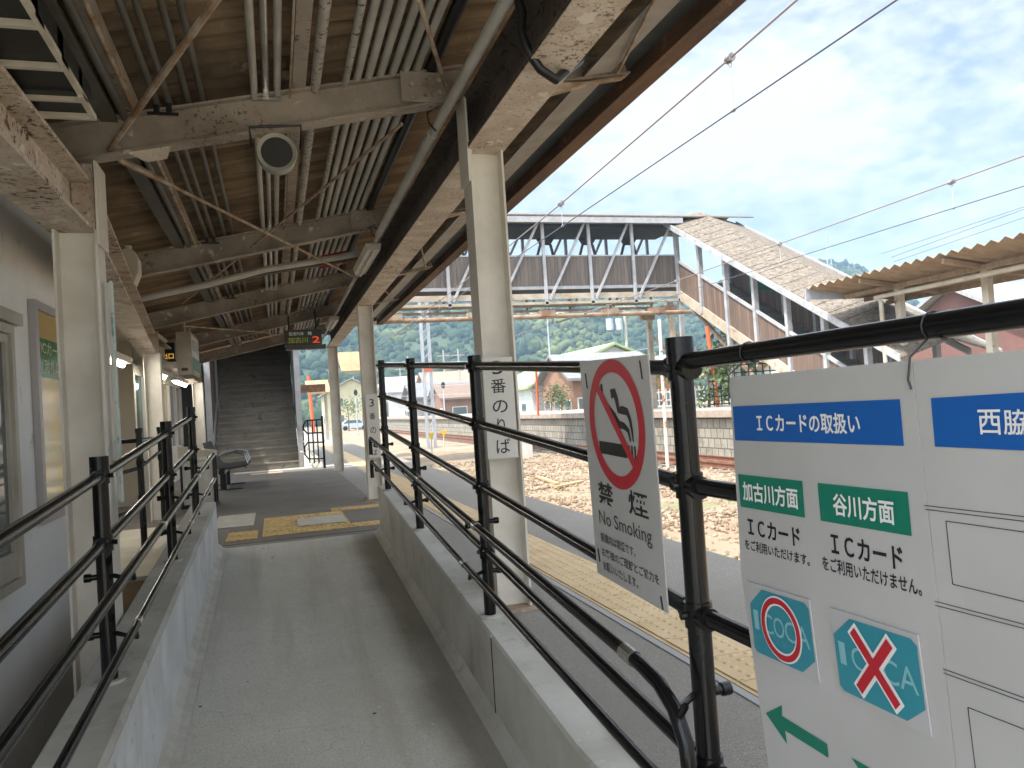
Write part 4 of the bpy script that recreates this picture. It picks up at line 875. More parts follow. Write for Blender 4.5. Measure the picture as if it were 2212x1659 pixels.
for x, nm in ((SX0 - .09, 'l'), (SX1 + .02, 'r')):
    for y in (SY0 - .02, SY0 + 2.4, SY0 + 4.8, SY0 + 7.2): MB().box((x - .03, y, max(0, slz(y) - .2)), (x + .10, y + .12, slz(y) + 3.2)).build('frame_post', m_steelblue, st)
    MB().bar((x + .035, SY0 - .02, 3.22), (x + .035, YT, top + 3.15), .13, .12).build('eave_beam', m_cream_steel, st)
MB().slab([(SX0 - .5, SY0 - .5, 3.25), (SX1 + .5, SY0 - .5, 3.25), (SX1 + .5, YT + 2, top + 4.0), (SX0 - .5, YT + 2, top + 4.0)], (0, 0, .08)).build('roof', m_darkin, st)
MB().box((SX1 + .10, 18.55, H + .60), (1.16, 18.7, H + .78)).build('cross_beam', m_rustwood, st)
MB().box((SX0 + .02, YT + 1.9, top), (SX1 - .02, YT + 2.0, top + 2.2)).build('end_boarding', m_panelgrey, st)
# black looped fence beside the stairs
lf = thing('looped_fence', 'black fence of looped bars beside the staircase foot', 'fence', (.9, 20, 0))
def loopbar(mb, p, q, z0, z1, r=.018):
    p = V(p); q = V(q); e = (q - p); k = .18
    pts = [q + V((0, 0, z0)), p + e * k + V((0, 0, z0)), p + V((0, 0, z0 + .10)), p + V((0, 0, z1 - .10)), p + e * k + V((0, 0, z1)), q + V((0, 0, z1))]
    mb.tube(pts, r, 8)
fp, fq = (.62, 18.75, 0), (1.02, 18.15, 0)
a = MB(); loopbar(a, fp, fq, .82, 1.12); a.build('looped_bar', m_black, lf, True); a = MB(); loopbar(a, fp, fq, .22, .60); a.build('looped_bar', m_black, lf, True)
MB().tube([fq, (fq[0], fq[1], 1.2)], .026, 10).build('post', m_black, lf, True)
for k in range(1, 4): MB().tube([V(fp).lerp(V(fq), k / 4.2) + V((0, 0, .12)), V(fp).lerp(V(fq), k / 4.2) + V((0, 0, 1.12))], .016, 8).build('bar', m_black, lf, True)
for k in range(7): MB().tube([(.62 + .0 * k, 19.2 + k * .42, .1), (.62, 19.2 + k * .42, 1.0)], .014, 6).build('bar', m_black, lf, True)
for z in (.35, .62, .85): MB().tube([(.62, 18.9, z), (.62, 22, z)], .014, 6).build('rail', m_steelpole, lf, True)
lw = thing('stair_footing', 'mossy low concrete footing beside the staircase foot', 'footing', (.8, 19.5, 0))
MB().slab([(.60, 18.9, 0), (1.0, 18.5, 0), (1.0, 18.7, .18), (.60, 19.4, .50)], (.0, 2.2, 0)).build('wall', m_kerb, lw)

# ================================================================== FOOTBRIDGE
BY = 28.4; BW = 2.4
def bz(px, py): return onY(px, py, BY).z
zE, zD, zP, zC = bz(1200, 471), bz(1200, 617), bz(1200, 554), bz(1200, 655)
XL = -1.5; XR = onY(1462, 560, BY).x
fb = thing('footbridge', 'old roofed footbridge with grey boarded sides and steel trusses crossing the tracks', 'footbridge', (8, BY, 0))
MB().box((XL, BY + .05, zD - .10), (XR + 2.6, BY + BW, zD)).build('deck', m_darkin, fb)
for y in (BY + .04, BY + BW):
    MB().box((XL, y, zD + .0), (XR - .06, y + .035, zP)).build('side_boarding', m_panelgrey, fb)
    MB().box((XL, y - .03, zP + .003), (XR - .06, y + .05, zP + .06)).build('top_rail', m_steelblue, fb)
    MB().bar((XL, y - .02, zD - .08), (XR, y - .02, zD - .08), .10, .12).build('sill_beam', m_steelblue, fb)
    MB().bar((XL, y - .06, (zD + zC) / 2 - .08), (XR, y - .06, (zD + zC) / 2 - .08), .10, .22).build('lower_chord_web', m_cream_steel, fb)
    MB().bar((XL, y - .07, zC), (XR, y - .07, zC), .18, .10).build('lower_chord', m_cream_steel, fb)
    MB().bar((XL, y - .05, zE - .13), (XR, y - .05, zE - .13), .10, .16).build('upper_chord', m_cream_steel, fb)
tops = [960, 1064, 1169, 1268, 1361]; bots = [985, 1080, 1181, 1279, 1374]
pts_t = [onY(x, 490, BY).x for x in tops]
P = [XL + .4] + pts_t + [XR]
P = sorted(set([pts_t[0] - k * 2.33 for k in range(1, 5)] + pts_t + [XR - .05]))
for y in (BY - .06, BY + BW + .06):
    for i, x in enumerate(P):
        MB().box((x - .06, y - .06, zC - .08), (x + .06, y + .03, zE - .05)).build('truss_post', m_steelblue, fb)
        if i < len(P) - 1:
            if i >= 3: p, q = (x + .14, y - .03, zC + .12), (P[i+1] - .16, y - .03, zE - .2)
            else: p, q = (x + .14, y - .03, zE - .2), (P[i+1] - .16, y - .03, zC + .12)
            MB().bar(p, q, .09, .10, (0, 1, 0)).build('truss_diagonal', m_steelblue, fb)
# roof of the span with eave board and inner brackets
MB().slab([(XL, BY - .55, zE), (XL, BY + BW / 2, zE + .50), (XL, BY + BW + .55, zE), (XL, BY + BW + .55, zE - .05), (XL, BY + BW / 2, zE + .45), (XL, BY - .55, zE - .05)], (XR + 3.5 - XL, 0, 0)).build('roof', m_tileroof, fb)
MB().box((XL, BY - .54, zE - .30), (XR + .1, BY - .50, zE - .07)).build('eave_board', m_steelblue, fb)
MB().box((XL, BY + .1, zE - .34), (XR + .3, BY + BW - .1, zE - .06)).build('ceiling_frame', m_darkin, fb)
for i in range(len(P) - 1):
    xm = (P[i] + P[i+1]) / 2 - .2
    MB().slab([(xm - .10, BY + BW - .3, zE - .62), (xm + .35, BY + BW - .3, zE - .62), (xm + .55, BY + BW - .3, zE - .34), (xm - .28, BY + BW - .3, zE - .34)], (0, .06, 0)).bar((xm - .1, BY + BW - .3, zE - .6), (xm - .42, BY + BW - .3, zP), .09, .10, (0, 1, 0)).bar((xm + .35, BY + BW - .3, zE - .6), (xm + .55, BY + BW - .3, zP), .09, .10, (0, 1, 0)).build('roof_bracket', m_girder_dark, fb)
# stair enclosure descending toward the camera on the far platform
C0 = XR + .05; W0 = 2.5; YS = BY + .1; YE = 17.0
def eav(y): return zE - .06 + (y - YS) * .545
def fl_(y): return zD + (y - YS) * .545
FP = H - .56                                           # far platform level
for x in (C0, C0 + W0):
    for dz0, dz1, nm, mt, dx in ((-.62, -.20, 'stringer', m_cream_steel, .10), (-.195, .98, 'side_boarding', m_panelbrown, .03), (.985, 1.09, 'hand_beam', m_steelblue, .10)):
        MB().slab([(x, YS, fl_(YS) + dz0), (x, YE + 1.6, fl_(YE + 1.6) + dz0), (x, YE + 1.6, fl_(YE + 1.6) + dz1), (x, YS, fl_(YS) + dz1)], (-dx if x == C0 else dx, 0, 0)).build(nm, mt, fb)
    MB().slab([(x, YS, eav(YS) - .42), (x, YE, eav(YE) - .42), (x, YE, eav(YE) - .22), (x, YS, eav(YS) - .22)], (-.09 if x == C0 else .09, 0, 0)).build('eave_beam', m_steelblue, fb)
    for k in range(7):
        y = YS - .1 - k * 1.72
        if y > YE: MB().box((x - .13, y - .09, max(FP, fl_(y) - .5) if k % 2 else FP), (x + .05, y + .06, eav(y) - .2)).build('stair_post', m_steelblue, fb)
ov = .5
MB().slab([(C0 - ov, YS, eav(YS) - .06), (C0 + W0 / 2, YS, eav(YS) + .42), (C0 + W0 + ov, YS, eav(YS) - .06), (C0 + W0 + ov, YS, eav(YS) - .12), (C0 + W0 / 2, YS, eav(YS) + .36), (C0 - ov, YS, eav(YS) - .12)], (0, YE - .6 - YS, eav(YE - .6) - eav(YS))).build('roof', m_tileroof, fb)
for x in (C0 - ov - .03, C0 + W0 + ov - .02): MB().slab([(x, YS, eav(YS) - .20), (x, YE - .6, eav(YE - .6) - .20), (x, YE - .6, eav(YE - .6) + .02), (x, YS, eav(YS) + .02)], (.05, 0, 0)).build('eave_board', m_steelblue, fb)
for k in range(19):
    y = YS - .5 - k * .55
    if y > YE - .4: MB().slab([(C0 - ov, y, eav(y) - .058), (C0 + W0 / 2, y, eav(y) + .422), (C0 + W0 / 2, y - .03, eav(y - .03) + .422), (C0 - ov, y - .03, eav(y - .03) - .058)], (0, 0, .016)).build('roof_lap', m_tileroof, fb)
mb = MB()
for k in range(32): mb.box((C0 + .03, YS - (k + 1) * .3, fl_(YS - k * .3) - .28), (C0 + W0 - .03, YS - k * .3 - .0005, fl_(YS - k * .3) - .05))
mb.build('steps', m_step, fb)
q = onX(1530, 565, C0 + 1.2); q = V((C0 + .6, 24.6, fl_(24.6) + 1.55)); MB().box((C0 + .5, 24.2, q.z - .4), (C0 + 1.9, 24.28, q.z + .2)).build('green_sign', m_green, fb)
# legs and braces under the span end and stair
for y in (BY + .2, BY + BW - .2):
    MB().box((C0 - .5, y - .1, FP), (C0 - .3, y + .1, zC - .06)).build('leg', m_cream_steel, fb)
    MB().box((C0 - .8, y - .14, zC - .55), (C0 - .15, y + .14, zC - .20)).build('leg_bracket', m_rusty, fb)
    MB().bar((C0 - .35, y, zC - 1.2), (C0 + 1.1, y, zC - 2.6), .1, .1).build('brace', m_cream_steel, fb)
MB().bar((C0 + .3, YS - .4, zC - .3), (C0 + .3, YS - 4.4, FP + 1.0), .12, .12).build('brace', m_rusty, fb); MB().bar((C0 + .2, YS - 3.8, zC - 1.9), (C0 + .2, YS - 1.0, FP + 1.2), .12, .12).build('brace', m_cream_steel, fb)
MB().box((C0 - .2, YS - 3.2, FP + 2.0), (C0 + 1.6, YS - 3.0, FP + 2.25)).build('cross_beam', m_rusty, fb)
# rusty pipe gantry just in front of the bridge
gz = onY(1200, 682, BY - 1.2).z
gt = thing('pipe_gantry', 'rusty pipe with fittings running below the footbridge', 'pipe', (8, BY - 1.2, gz))
MB().tube([(XL, BY - 1.2, gz - .05), (XR - .2, BY - 1.2, gz)], .085, 10).build('pipe', m_rusty, gt, True)
for x in (4.2, 7.2, 10.0, 12.6, 14.6): MB().box((x - .3, BY - 1.33, gz - .02), (x + .3, BY - 1.0, gz + .2)).build('fitting', m_rusty, gt)

# ================================================================== FAR PLATFORM, TRACKS
FX = 12.75
fpw = struct(MB().box((FX, -6, G - .1), (FX + 7.5, 120, FP)).build('platform', m_fplat))
wv = thing('platform_wall', 'stained stone block face of the opposite platform', 'wall', (FX, 30, G))
MB().box((FX - .12, -6, G), (FX - .002, 120, FP - .20)).build('masonry', m_block, wv); MB().box((FX - .30, -6, FP - .197), (FX - .004, 120, FP + .012)).build('coping', m_coping, wv)
def track(xc, dz, label):
    t = thing('railway_track', label, 'track', (xc, 30, G))
    for s in (-1, 1):
        mb = MB(); x = xc + s * .5335
        mb.sweep([(-.062, 0), (.062, 0), (.062, .012), (.01, .03), (.01, .11), (.033, .12), (.033, .15), (-.033, .15), (-.033, .12), (-.01, .11), (-.01, .03), (-.062, .012)], (x, -6, G + .06 + dz), (x, 220, G + .06 + dz)); mb.build('rail', m_rail, t)
    for k in range(95):
        y = 2 + k * .62; MB().box((xc - 1.0, y, G - .16), (xc + 1.0, y + .2, G + .055 + dz)).build('sleeper', m_sleeper, t)
track(4.25, -.09, 'nearer railway track along the platform edge'); track(11.2, 0, 'farther rusty railway track along the opposite platform')

# shelter roof on the far platform
sh = thing('platform_shelter', 'rusty corrugated shelter roof on the opposite platform beside the footbridge stairs', 'shelter', (15, 14, FP))
pz = onX(1740, 627, 15.0).z; ys_ = onX(1740, 627, 15.0).y; ye_ = 3.0
mb = MB(); rows = []; y = ys_; k = 0
while y > ye_: rows.append([(x, y, pz + (15.0 - x) * .13 + .10 * abs(((k % 8) / 4) - 1)) for x in (15.0, 18.2)]); y -= .34 / 8; k += 1
mb.grid(rows); lo = len(mb.v); mb.v += [(p[0], p[1], p[2] + .006) for p in mb.v]; nr = len(rows); mb.f += [(lo+2*i, lo+2*i+2, lo+2*i+3, lo+2*i+1) for i in range(nr-1)]
mb.build('roof_sheet', m_corr, sh)
MB().box((15.0, ys_ + .005, pz - .28), (18.2, ys_ + .03, pz + .02)).build('end_board', m_steelpole, sh)
for x, dz in ((16.25, -.27), (17.0, -.36), (17.8, -.46)): MB().box((x - .04, ye_, pz + dz - .04), (x + .04, ys_ - .1, pz + dz + .08)).build('purlin', m_corr, sh)
MB().tube([(15.9, ye_, pz - .42), (15.9, ys_ - 1.7, pz - .50), (15.9, ys_ - 1.9, pz - .62), (15.9, ys_ - 1.9, FP)], .06, 10).build('rain_pipe', m_cream_steel, sh, True)
for y in (ys_ - 2.0, ys_ - 4.7, ys_ - 7.4, ys_ - 10.1):
    MB().box((16.35, y - .09, FP), (16.53, y + .09, pz - .24)).build('post', m_cream_steel, sh); MB().bar((15.15, y, pz - .07), (18.1, y, pz - .46), .08, .12).build('rafter', m_corr, sh)
# dark waiting-room volume and red signboards under/behind the shelter
wr = thing('waiting_room', 'waiting room with red boarded walls and cream posts under the shelter', 'building', (19, 12, FP))
MB().box((18.9, 4, FP), (19.1, 15.0, FP + 1.05)).build('wall', M('red boards', (.20, .075, .06), (.15, .055, .045), rough=.8, scale=3), wr)
for k in range(7): MB().box((18.82, 4.0 + k * 1.8, FP), (18.89, 4.14 + k * 1.8, FP + 2.5)).build('post', m_cream_steel, wr)
mb = MB().box((18.80, 12.2, FP + .98), (18.86, 13.3, FP + 1.6)).build('notice', M('faded green notice', (.10, .42, .32), (.55, .52, .40), scale=3, lo=.48, hi=.56, rough=.6), wr)
MB().box((18.9, 4, FP + 2.3), (19.1, 15, FP + 2.5)).build('beam', m_cream_steel, wr)

# ================================================================== OVERHEAD WIRES
def wire(pts, r, label, mat, group=None, name='overhead_wire'):
    o = MB().tube(pts, r, 6).build(name, mat, None, True); return tag(o, label, 'wire', group)
def zl(pts, y):
    for (y0_, z0), (y1_, z1) in zip(pts, pts[1:]):
        if y0_ <= y <= y1_: return z0 + (z1 - z0) * (y - y0_) / (y1_ - y0_)
    return pts[-1][1] if y > pts[-1][0] else pts[0][1]
m1 = [(-6, H + 4.1), (2, H + 3.72), (5.85, H + 3.56), (6.94, H + 3.515), (12.0, H + 3.34), (15.5, H + 3.275), (21.8, H + 3.20), (26.6, H + 3.14), (36, H + 3.2), (60, H + 3.6)]
def hung(xc, mz, cz, dy, lab):
    t = thing('catenary', lab, 'overhead line', (xc, 15, cz))
    MB().tube([(xc, y, z) for y, z in mz], .0115, 6).build('messenger_wire', m_wire, t, True)
    MB().tube([(xc, -6, cz), (xc, 60, cz)], .0085, 6).build('contact_wire', m_wire_dark, t, True)
    for y in dy:
        z = zl(mz, y)
        d_ = MB().tube([(xc, y, z - .10), (xc, y, cz + .02)], .0065, 6).build('dropper', m_steelpole, t, True)
        MB().tube([(xc, y - .05, z), (xc, y - .02, z), (xc, y + .02, z), (xc, y + .05, z)], .045, 8).tube([(xc, y, z - .03), (xc - .02, y, z - .065), (xc, y, z - .105), (xc + .02, y, z - .065), (xc, y, z - .03)], .005, 5).build('hanger_insulator', m_insul, d_, True)
        MB().tube([(xc, y - .02, cz), (xc, y + .02, cz)], .02, 6).build('clip', m_insul, d_, True)
    return t
hung(4.8, m1, H + 2.958, (1.9, 6.95, 12.02, 17.1, 22.2, 26.8), 'thicker overhead line with droppers above the nearer track')
hung(11.5, [(-6, H + 3.52), (9, H + 3.40), (15.2, H + 3.36), (25, H + 3.31), (36, H + 3.4), (60, H + 3.6)], H + 2.93, (5.6, 10.42, 15.23, 20.1, 25.0, 30.2, 35.3), 'finer overhead line with droppers above the farther track')
for k, (a_, b_) in enumerate((((2212, 447), (1905, 548)), ((2212, 452), (1925, 556)), ((2212, 470), (1930, 566)))):
    wire([onY(*a_, 60), onY(*b_, 75)] , .03, ('upper', 'middle', 'lower')[k] + ' thin distant power line above the shelter roof', m_wire_dark)
for k, (a_, b_, yy) in enumerate((((820, 783), (1065, 778), 60), ((1090, 800), (1460, 742), 60), ((820, 838), (1060, 826), 62), ((1100, 842), (1530, 800), 62), ((820, 858), (1250, 835), 64))):
    wire([onY(*a_, yy), onY((a_[0]+b_[0])/2, (a_[1]+b_[1])/2 + 3, yy), onY(*b_, yy)], .025, ('power line crossing before the hill left of the near column', 'power line rising to the right before the hill', 'lower power line left of the near column', 'power line low over the green roofs', 'lowest power line over the distant houses')[k], m_steelpole)
c_ = [o for o in COL.objects if o.name.startswith('catenary') and o.type == 'EMPTY' and 'label' in o]
for o_ in c_:
    if 'thicker' in o_['label']: MB().tube([onX(894, 694, 4.8), onX(850, 725, 4.8)], .035, 8).build('insulated_sleeve', m_insul, o_, True)
    if 'finer' in o_['label']: MB().tube([onX(1297, 665, 11.5), onX(1206, 697, 11.5)], .035, 8).build('insulated_sleeve', m_insul, o_, True)
# insulators on the messenger beyond the gantry
t = MB().tube([(4.8, 24.6, H + 3.17), (4.8, 24.75, H + 3.17)], .09, 8).build('wire_insulator', m_insul, None, True); tag(t, 'small dark insulator on the nearer overhead line below the bridge', 'insulator')

# ================================================================== POLES AND MARKERS BESIDE THE TRACKS
cp = thing('catenary_mast', 'tall grey blue lattice catenary mast beyond the bridge, left of the near column', 'mast', (7.3, 40, G))
q = onY(933, 965, 40.0); mx_, my_ = q.x, 40.0
for dx, dy in ((-.19, -.19), (.19, -.19), (.19, .19), (-.19, .19)): MB().box((mx_ + dx - .045, my_ + dy - .045, G), (mx_ + dx + .045, my_ + dy + .045, 9.5)).build('leg_angle', m_steelpole, cp)
for k in range(22):
    z = G + .2 + k * .45
    MB().bar((mx_ - .19, my_ - .19, z), (mx_ + .19, my_ - .19, z + .4), .03, .05, (0, 1, 0)).build('lacing', m_steelpole, cp)
MB().box((mx_ - .24, my_ - .26, H + 2.05), (mx_ + .24, my_ - .24, H + 2.45)).build('red_plate', m_orange, cp)
def pole(label, px_base, Y, h, r, mat, name='utility_pole', z0=None, group=None, cat='pole', lean=0):
    q = onY(px_base[0], px_base[1], Y); z0 = G if z0 is None else z0
    t = thing(name, label, cat, (q.x, Y, z0), group); MB().tube([(q.x, Y, z0), (q.x + lean, Y, z0 + h)], r, 10, True, r * .75).build('pole', mat, t, True); return t, q.x
t, x = pole('concrete utility pole with transformers behind the no smoking sign', (1361, 850), 62, 11.5, .16, m_concpole)
for z in (9.2, 10.2): MB().box((x - 1.0, 61.9, z), (x + 1.0, 62.0, z + .1)).build('cross_arm', m_concpole, t)
for dx in (-1.5, -.6): MB().tube([(x + dx, 62, 7.2), (x + dx, 62, 8.2)], .32, 12).build('transformer', m_steelpole, t, True)
t, x = pole('slim street lamp with two arms before the hill', (1195, 880), 55, 8.6, .07, m_steelpole, 'street_lamp', cat='street lamp')
for s in (-1, 1): MB().tube([(x, 55, G + 8.4), (x + s * 1.2, 55, G + 8.9)], .06, 8).build('arm', m_steelpole, t, True); MB().box((x + s * 1.1 - .25, 54.9, G + 8.82), (x + s * 1.1 + .25, 55.1, G + 8.96)).build('lamp_head', m_offwhite, t)
for k, (px, Y, h) in enumerate(((1000, 88, 9), (968, 95, 9.5), (1062, 80, 9), (890, 110, 10), (872, 130, 10), (820, 120, 9.5), (770, 140, 9))):
    t, x = pole('slim distant utility pole, ' + ('first right of the mast', 'just right of the mast', 'just left of the near column', 'left of the mast', 'second left of the mast', 'beside the first railing post', 'between the two columns at the canopy end')[k], (px, 930), Y, h, .12, m_concpole)
    MB().box((x - .8, Y - .05, G + h - .8), (x + .8, Y + .05, G + h - .7)).build('cross_arm', m_concpole, t)
# rusty guy pole in the ballast
t = thing('guy_pole', 'thin rusty white guy pole standing in the ballast behind the no smoking sign', 'pole', onY(1442, 1012, 16)); a = onY(1442, 1012, 16); b = onY(1424, 690, 16)
MB().tube([(a.x, 16, G), (b.x, 16, b.z)], .042, 8).build('pole', M('flaking white and rust', (.62, .58, .50), (.25, .10, .05), rough=.8, scale=2.2, lo=.52, hi=.58), t, True)
# orange poles
for k, (pb, ptop, Y, r, lab) in enumerate((((1163, 902), (1158, 800), 33, .055, 'orange pole on the opposite platform before the green roofed house'), ((1551, 884), (1527, 705), 25, .075, 'stout orange pole under the footbridge stairs'), ((990, 905), (982, 838), 75, .11, 'distant orange pole right of the second railing post'), ((676, 890), (666, 812), 60, .13, 'distant orange pole seen beside the staircase'))):
    a = onY(*pb, Y); b = onY(*ptop, Y); zb_ = FP if k < 2 else G
    t = MB().tube([(a.x, Y, zb_), (b.x, Y, b.z)], r, 10).build('orange_pole', m_orange, None, True); tag(t, lab, 'pole')
# signals
for k, (px, py, Y) in enumerate(((768, 848, 75), (957, 832, 70))):
    q = onY(px, py, Y); t = thing('railway_signal', ('black oval signal head seen between the end columns', 'black oval signal head right of the mast')[k], 'signal', (q.x, Y, G))
    MB().tube([(q.x, Y, G), (q.x, Y, q.z)], .06, 8).build('post', m_steelpole, t, True)
    n = 20; mb = MB(); pts = [(q.x + .18 * math.cos(2*math.pi*i/n), Y - .1, q.z + .30 * math.sin(2*math.pi*i/n)) for i in range(n)]; mb.slab(pts, (0, .14, 0)).build('backboard', m_blackmetal, t)
    for dz in (-.13, .1): MB().tube([(q.x, Y - .105, q.z + dz), (q.x, Y - .13, q.z + dz)], .07, 12).build('lens', m_mesh, t)
# yellow triangle markers
for k, (px, py, Y) in enumerate(((931, 942, 33), (958, 936, 36))):
    q = onY(px, py, Y); t = thing('track_marker', ('lower yellow triangle track marker beside the mast foot', 'upper yellow triangle track marker right of the mast foot')[k], 'marker', (q.x, Y, G))
    MB().tube([(q.x, Y, G), (q.x, Y, q.z)], .03, 6).build('post', m_offwhite, t, True); MB().slab([(q.x - .16, Y - .04, q.z + .12), (q.x, Y - .04, q.z - .16), (q.x + .16, Y - .04, q.z + .12)], (0, .02, 0)).build('plate', m_yellow, t)
MB_ = MB().box((8.6, 27.0, G), (9.0, 27.3, G + .9)).build('relay_box', m_offwhite); tag(MB_, 'white relay box in the ballast by the farther track', 'box')

for k, (a_, b_) in enumerate((((1160, 1030), (1205, 1045)), ((1200, 1052), (1258, 1040)))):
    def onG(p): v = ray(*p); v = v * ((G + .06 - H) / v[2]); return V((v[0], v[1], v[2] + H))
    o_ = MB().bar(onG(a_), onG(b_), .10, .045).build('wood_plank', M('weathered plank', (.52, .38, .2), (.40, .28, .15), rough=.9, scale=5)); tag(o_, ('left', 'right')[k] + ' one of two weathered wood planks lying in the ballast', 'plank')
# ================================================================== HOUSES, CARS
def house(label, x, y, w, d, h, rh, wallc, roofc, ridge='x', base=None, nwin=3, ov=.5):
    z0 = G if base is None else base
    t = thing('house', label, 'house', (x, y, z0))
    mw = M('house wall', wallc, tuple(c * .85 for c in wallc), rough=.9, scale=.8); mr = M('house roof', roofc, tuple(c * .78 for c in roofc), rough=.75, scale=2, stretch=(1, 4, 1))
    MB().box((x - w/2, y - d/2, z0), (x + w/2, y + d/2, z0 + h)).build('wall', mw, t)
    if ridge == 'x':
        MB().slab([(x - w/2 - ov, y - d/2 - ov, z0 + h - .1), (x - w/2 - ov, y, z0 + h + rh), (x - w/2 - ov, y + d/2 + ov, z0 + h - .1), (x - w/2 - ov, y + d/2 + ov, z0 + h + .08), (x - w/2 - ov, y, z0 + h + rh + .18), (x - w/2 - ov, y - d/2 - ov, z0 + h + .08)], (w + 2 * ov, 0, 0)).build('roof', mr, t)
        for xx in (x - w/2 + .003, x + w/2 - .1): MB().slab([(xx, y - d/2, z0 + h + .001), (xx, y + d/2, z0 + h + .001), (xx, y, z0 + h + rh - .05)], (.09, 0, 0)).build('gable', mw, t)
    else:
        MB().slab([(x - w/2 - ov, y - d/2 - ov, z0 + h - .1), (x, y - d/2 - ov, z0 + h + rh), (x + w/2 + ov, y - d/2 - ov, z0 + h - .1), (x + w/2 + ov, y - d/2 - ov, z0 + h + .08), (x, y - d/2 - ov, z0 + h + rh + .18), (x - w/2 - ov, y - d/2 - ov, z0 + h + .08)], (0, d + 2 * ov, 0)).build('roof', mr, t)
        for yy in (y - d/2 + .003, y + d/2 - .1): MB().slab([(x - w/2, yy, z0 + h + .001), (x + w/2, yy, z0 + h + .001), (x, yy, z0 + h + rh - .05)], (0, .09, 0)).build('gable', mw, t)
    for k in range(nwin):
        for zz in ([.9] if h < 4 else [.9, 3.4]):
            xc = x - w/2 + w * (k + .5) / nwin
            f_ = MB().box((xc - .75, y - d/2 - .05, z0 + zz), (xc + .75, y - d/2 - .001, z0 + zz + 1.3)).build('window', m_offwhite, t); MB().box((xc - .67, y - d/2 - .065, z0 + zz + .08), (xc + .67, y - d/2 - .051, z0 + zz + 1.22)).build('pane', m_glass, f_)
        yc = y - d/2 + d * (k + .5) / nwin
        f_ = MB().box((x - w/2 - .05, yc - .6, z0 + .9), (x - w/2 - .001, yc + .6, z0 + 2.1)).build('window', m_offwhite, t); MB().box((x - w/2 - .065, yc - .52, z0 + .98), (x - w/2 - .051, yc + .52, z0 + 2.02)).build('pane', m_glass, f_)
    return t
GRN = (.33, .42, .19); GRY = (.22, .215, .21); BRN = (.30, .20, .13)
house('pale house with broad light green roof behind the no smoking sign', 25.0, 60, 13.5, 12, 3.2, 2.9, (.55, .56, .52), GRN, 'y')
q = onY(1240, 870, 50); house('brown house with grey tiled roof touching the no smoking sign', q.x + 1.8, 50, 6, 6, 3.4, 1.7, (.27, .15, .09), GRY, 'x')
q = onY(1400, 870, 46); house('orange brown shed between the no smoking sign and the thick post', q.x + .3, 46, 3.2, 5, 3.2, 1.2, (.34, .16, .08), GRY, 'y')
town = [(757, 893, 120, 8, 8, 5.2, 2.2, (.52, .48, .29), (.34, .29, .22), 'y', 'yellow distant house between the end columns'),
        (845, 885, 150, 9, 8, 5.5, 2.0, (.68, .66, .62), (.40, .36, .33), 'x', 'white distant house behind the first railing post'),
        (800, 880, 135, 7, 8, 4.6, 2.0, (.5, .46, .39), (.36, .31, .26), 'x', 'beige distant house beside the second column'),
        (915, 882, 120, 12, 9, 5.0, 2.4, (.62, .62, .60), (.30, .29, .29), 'x', 'white distant building with grey roof behind the mast'),
        (985, 880, 95, 8, 8, 4.4, 2.2, (.58, .54, .48), (.30, .22, .16), 'x', 'pale house with orange brown roof right of the mast'),
        (1030, 878, 105, 9, 8, 5.0, 2.6, (.56, .56, .55), (.44, .43, .43), 'y', 'white gabled house just left of the near column'),
        (955, 884, 84, 7, 6, 3.4, 1.5, (.35, .31, .29), (.20, .20, .21), 'x', 'low dark grey house right of the mast'),
        (1010, 888, 76, 6, 6, 3.0, 1.4, (.24, .14, .09), (.20, .14, .10), 'x', 'low red brown shed right of the mast')]
for (px, py, Y, w, d, h, rh, wc, rc_, rd, lab) in town: q = onY(px, py, Y); house(lab, q.x, Y, w, d, h, rh, wc, rc_, rd, nwin=2)
q = onY(2130, 640, 26); house('large house with grey ribbed roof behind the shelter at the right', q.x + 5.2, 27, 12, 10, 3.3, 2.7, (.20, .10, .08), (.36, .36, .355), 'x', nwin=3)
q = onY(1780, 760, 34); house('white walled house with tiled roof behind the footbridge stairs', q.x + 5, 36, 9, 8, 3.2, 2.4, (.62, .58, .5), (.44, .36, .27), 'x', nwin=2)
def car(label, px, py, Y, col, rot=0):
    q = onY(px, py, Y); t = thing('parked_car', label, 'car', (q.x, Y, G)); x = q.x; mt = M('car paint', col, rough=.25)
    prof = [(-2.0, .35), (2.0, .35), (2.05, .75), (1.2, .92), (.75, 1.42), (-1.0, 1.45), (-1.65, .95), (-2.05, .85)]
    MB().slab([(x + a_, Y - .8, G + b_) for a_, b_ in prof], (0, 1.6, 0)).build('body', mt, t)
    MB().slab([(x + a_, Y - .81, G + b_) for a_, b_ in ((1.05, .95), (.68, 1.36), (-.93, 1.38), (-1.45, .97))], (0, .008, 0)).build('side_window', m_glass, t)
    for dx in (-1.25, 1.25): MB().tube([(x + dx, Y - .83, G + .33), (x + dx, Y - .6, G + .33)], .33, 14).build('wheel', m_blackmetal, t)
    return t
car('red car parked far off beside the first railing post', 838, 900, 128, (.55, .04, .03)); car('pale blue car parked far off between the end columns', 765, 914, 105, (.45, .55, .68))
# far green-grey shed roofs (orange) seen past the stairs
for k, (pa_, pb_, Y) in enumerate((((735, 757), (790, 803), 34), ((662, 822), (702, 850), 40))):
    a = onY(*pa_, Y); b = onY(*pb_, Y); t = thing('shelter_roof', ('orange brown lit roof slope seen between the end columns', 'small orange brown roof beside the staircase')[k], 'roof', (a.x, Y, G))
    MB().slab([(a.x, Y, b.z), (b.x + .3, Y, b.z), (b.x + .3, Y + 2, a.z), (a.x, Y + 2, a.z)], (0, 0, .08)).build('roof_slope', M('orange brown roof', (.40, .26, .14), (.30, .19, .10), rough=.8, scale=1.2, stretch=(4, 1, 1)), t); MB().box((b.x, Y + 1, G), (b.x + .15, Y + 1.15, b.z)).build('post', m_concpole, t)
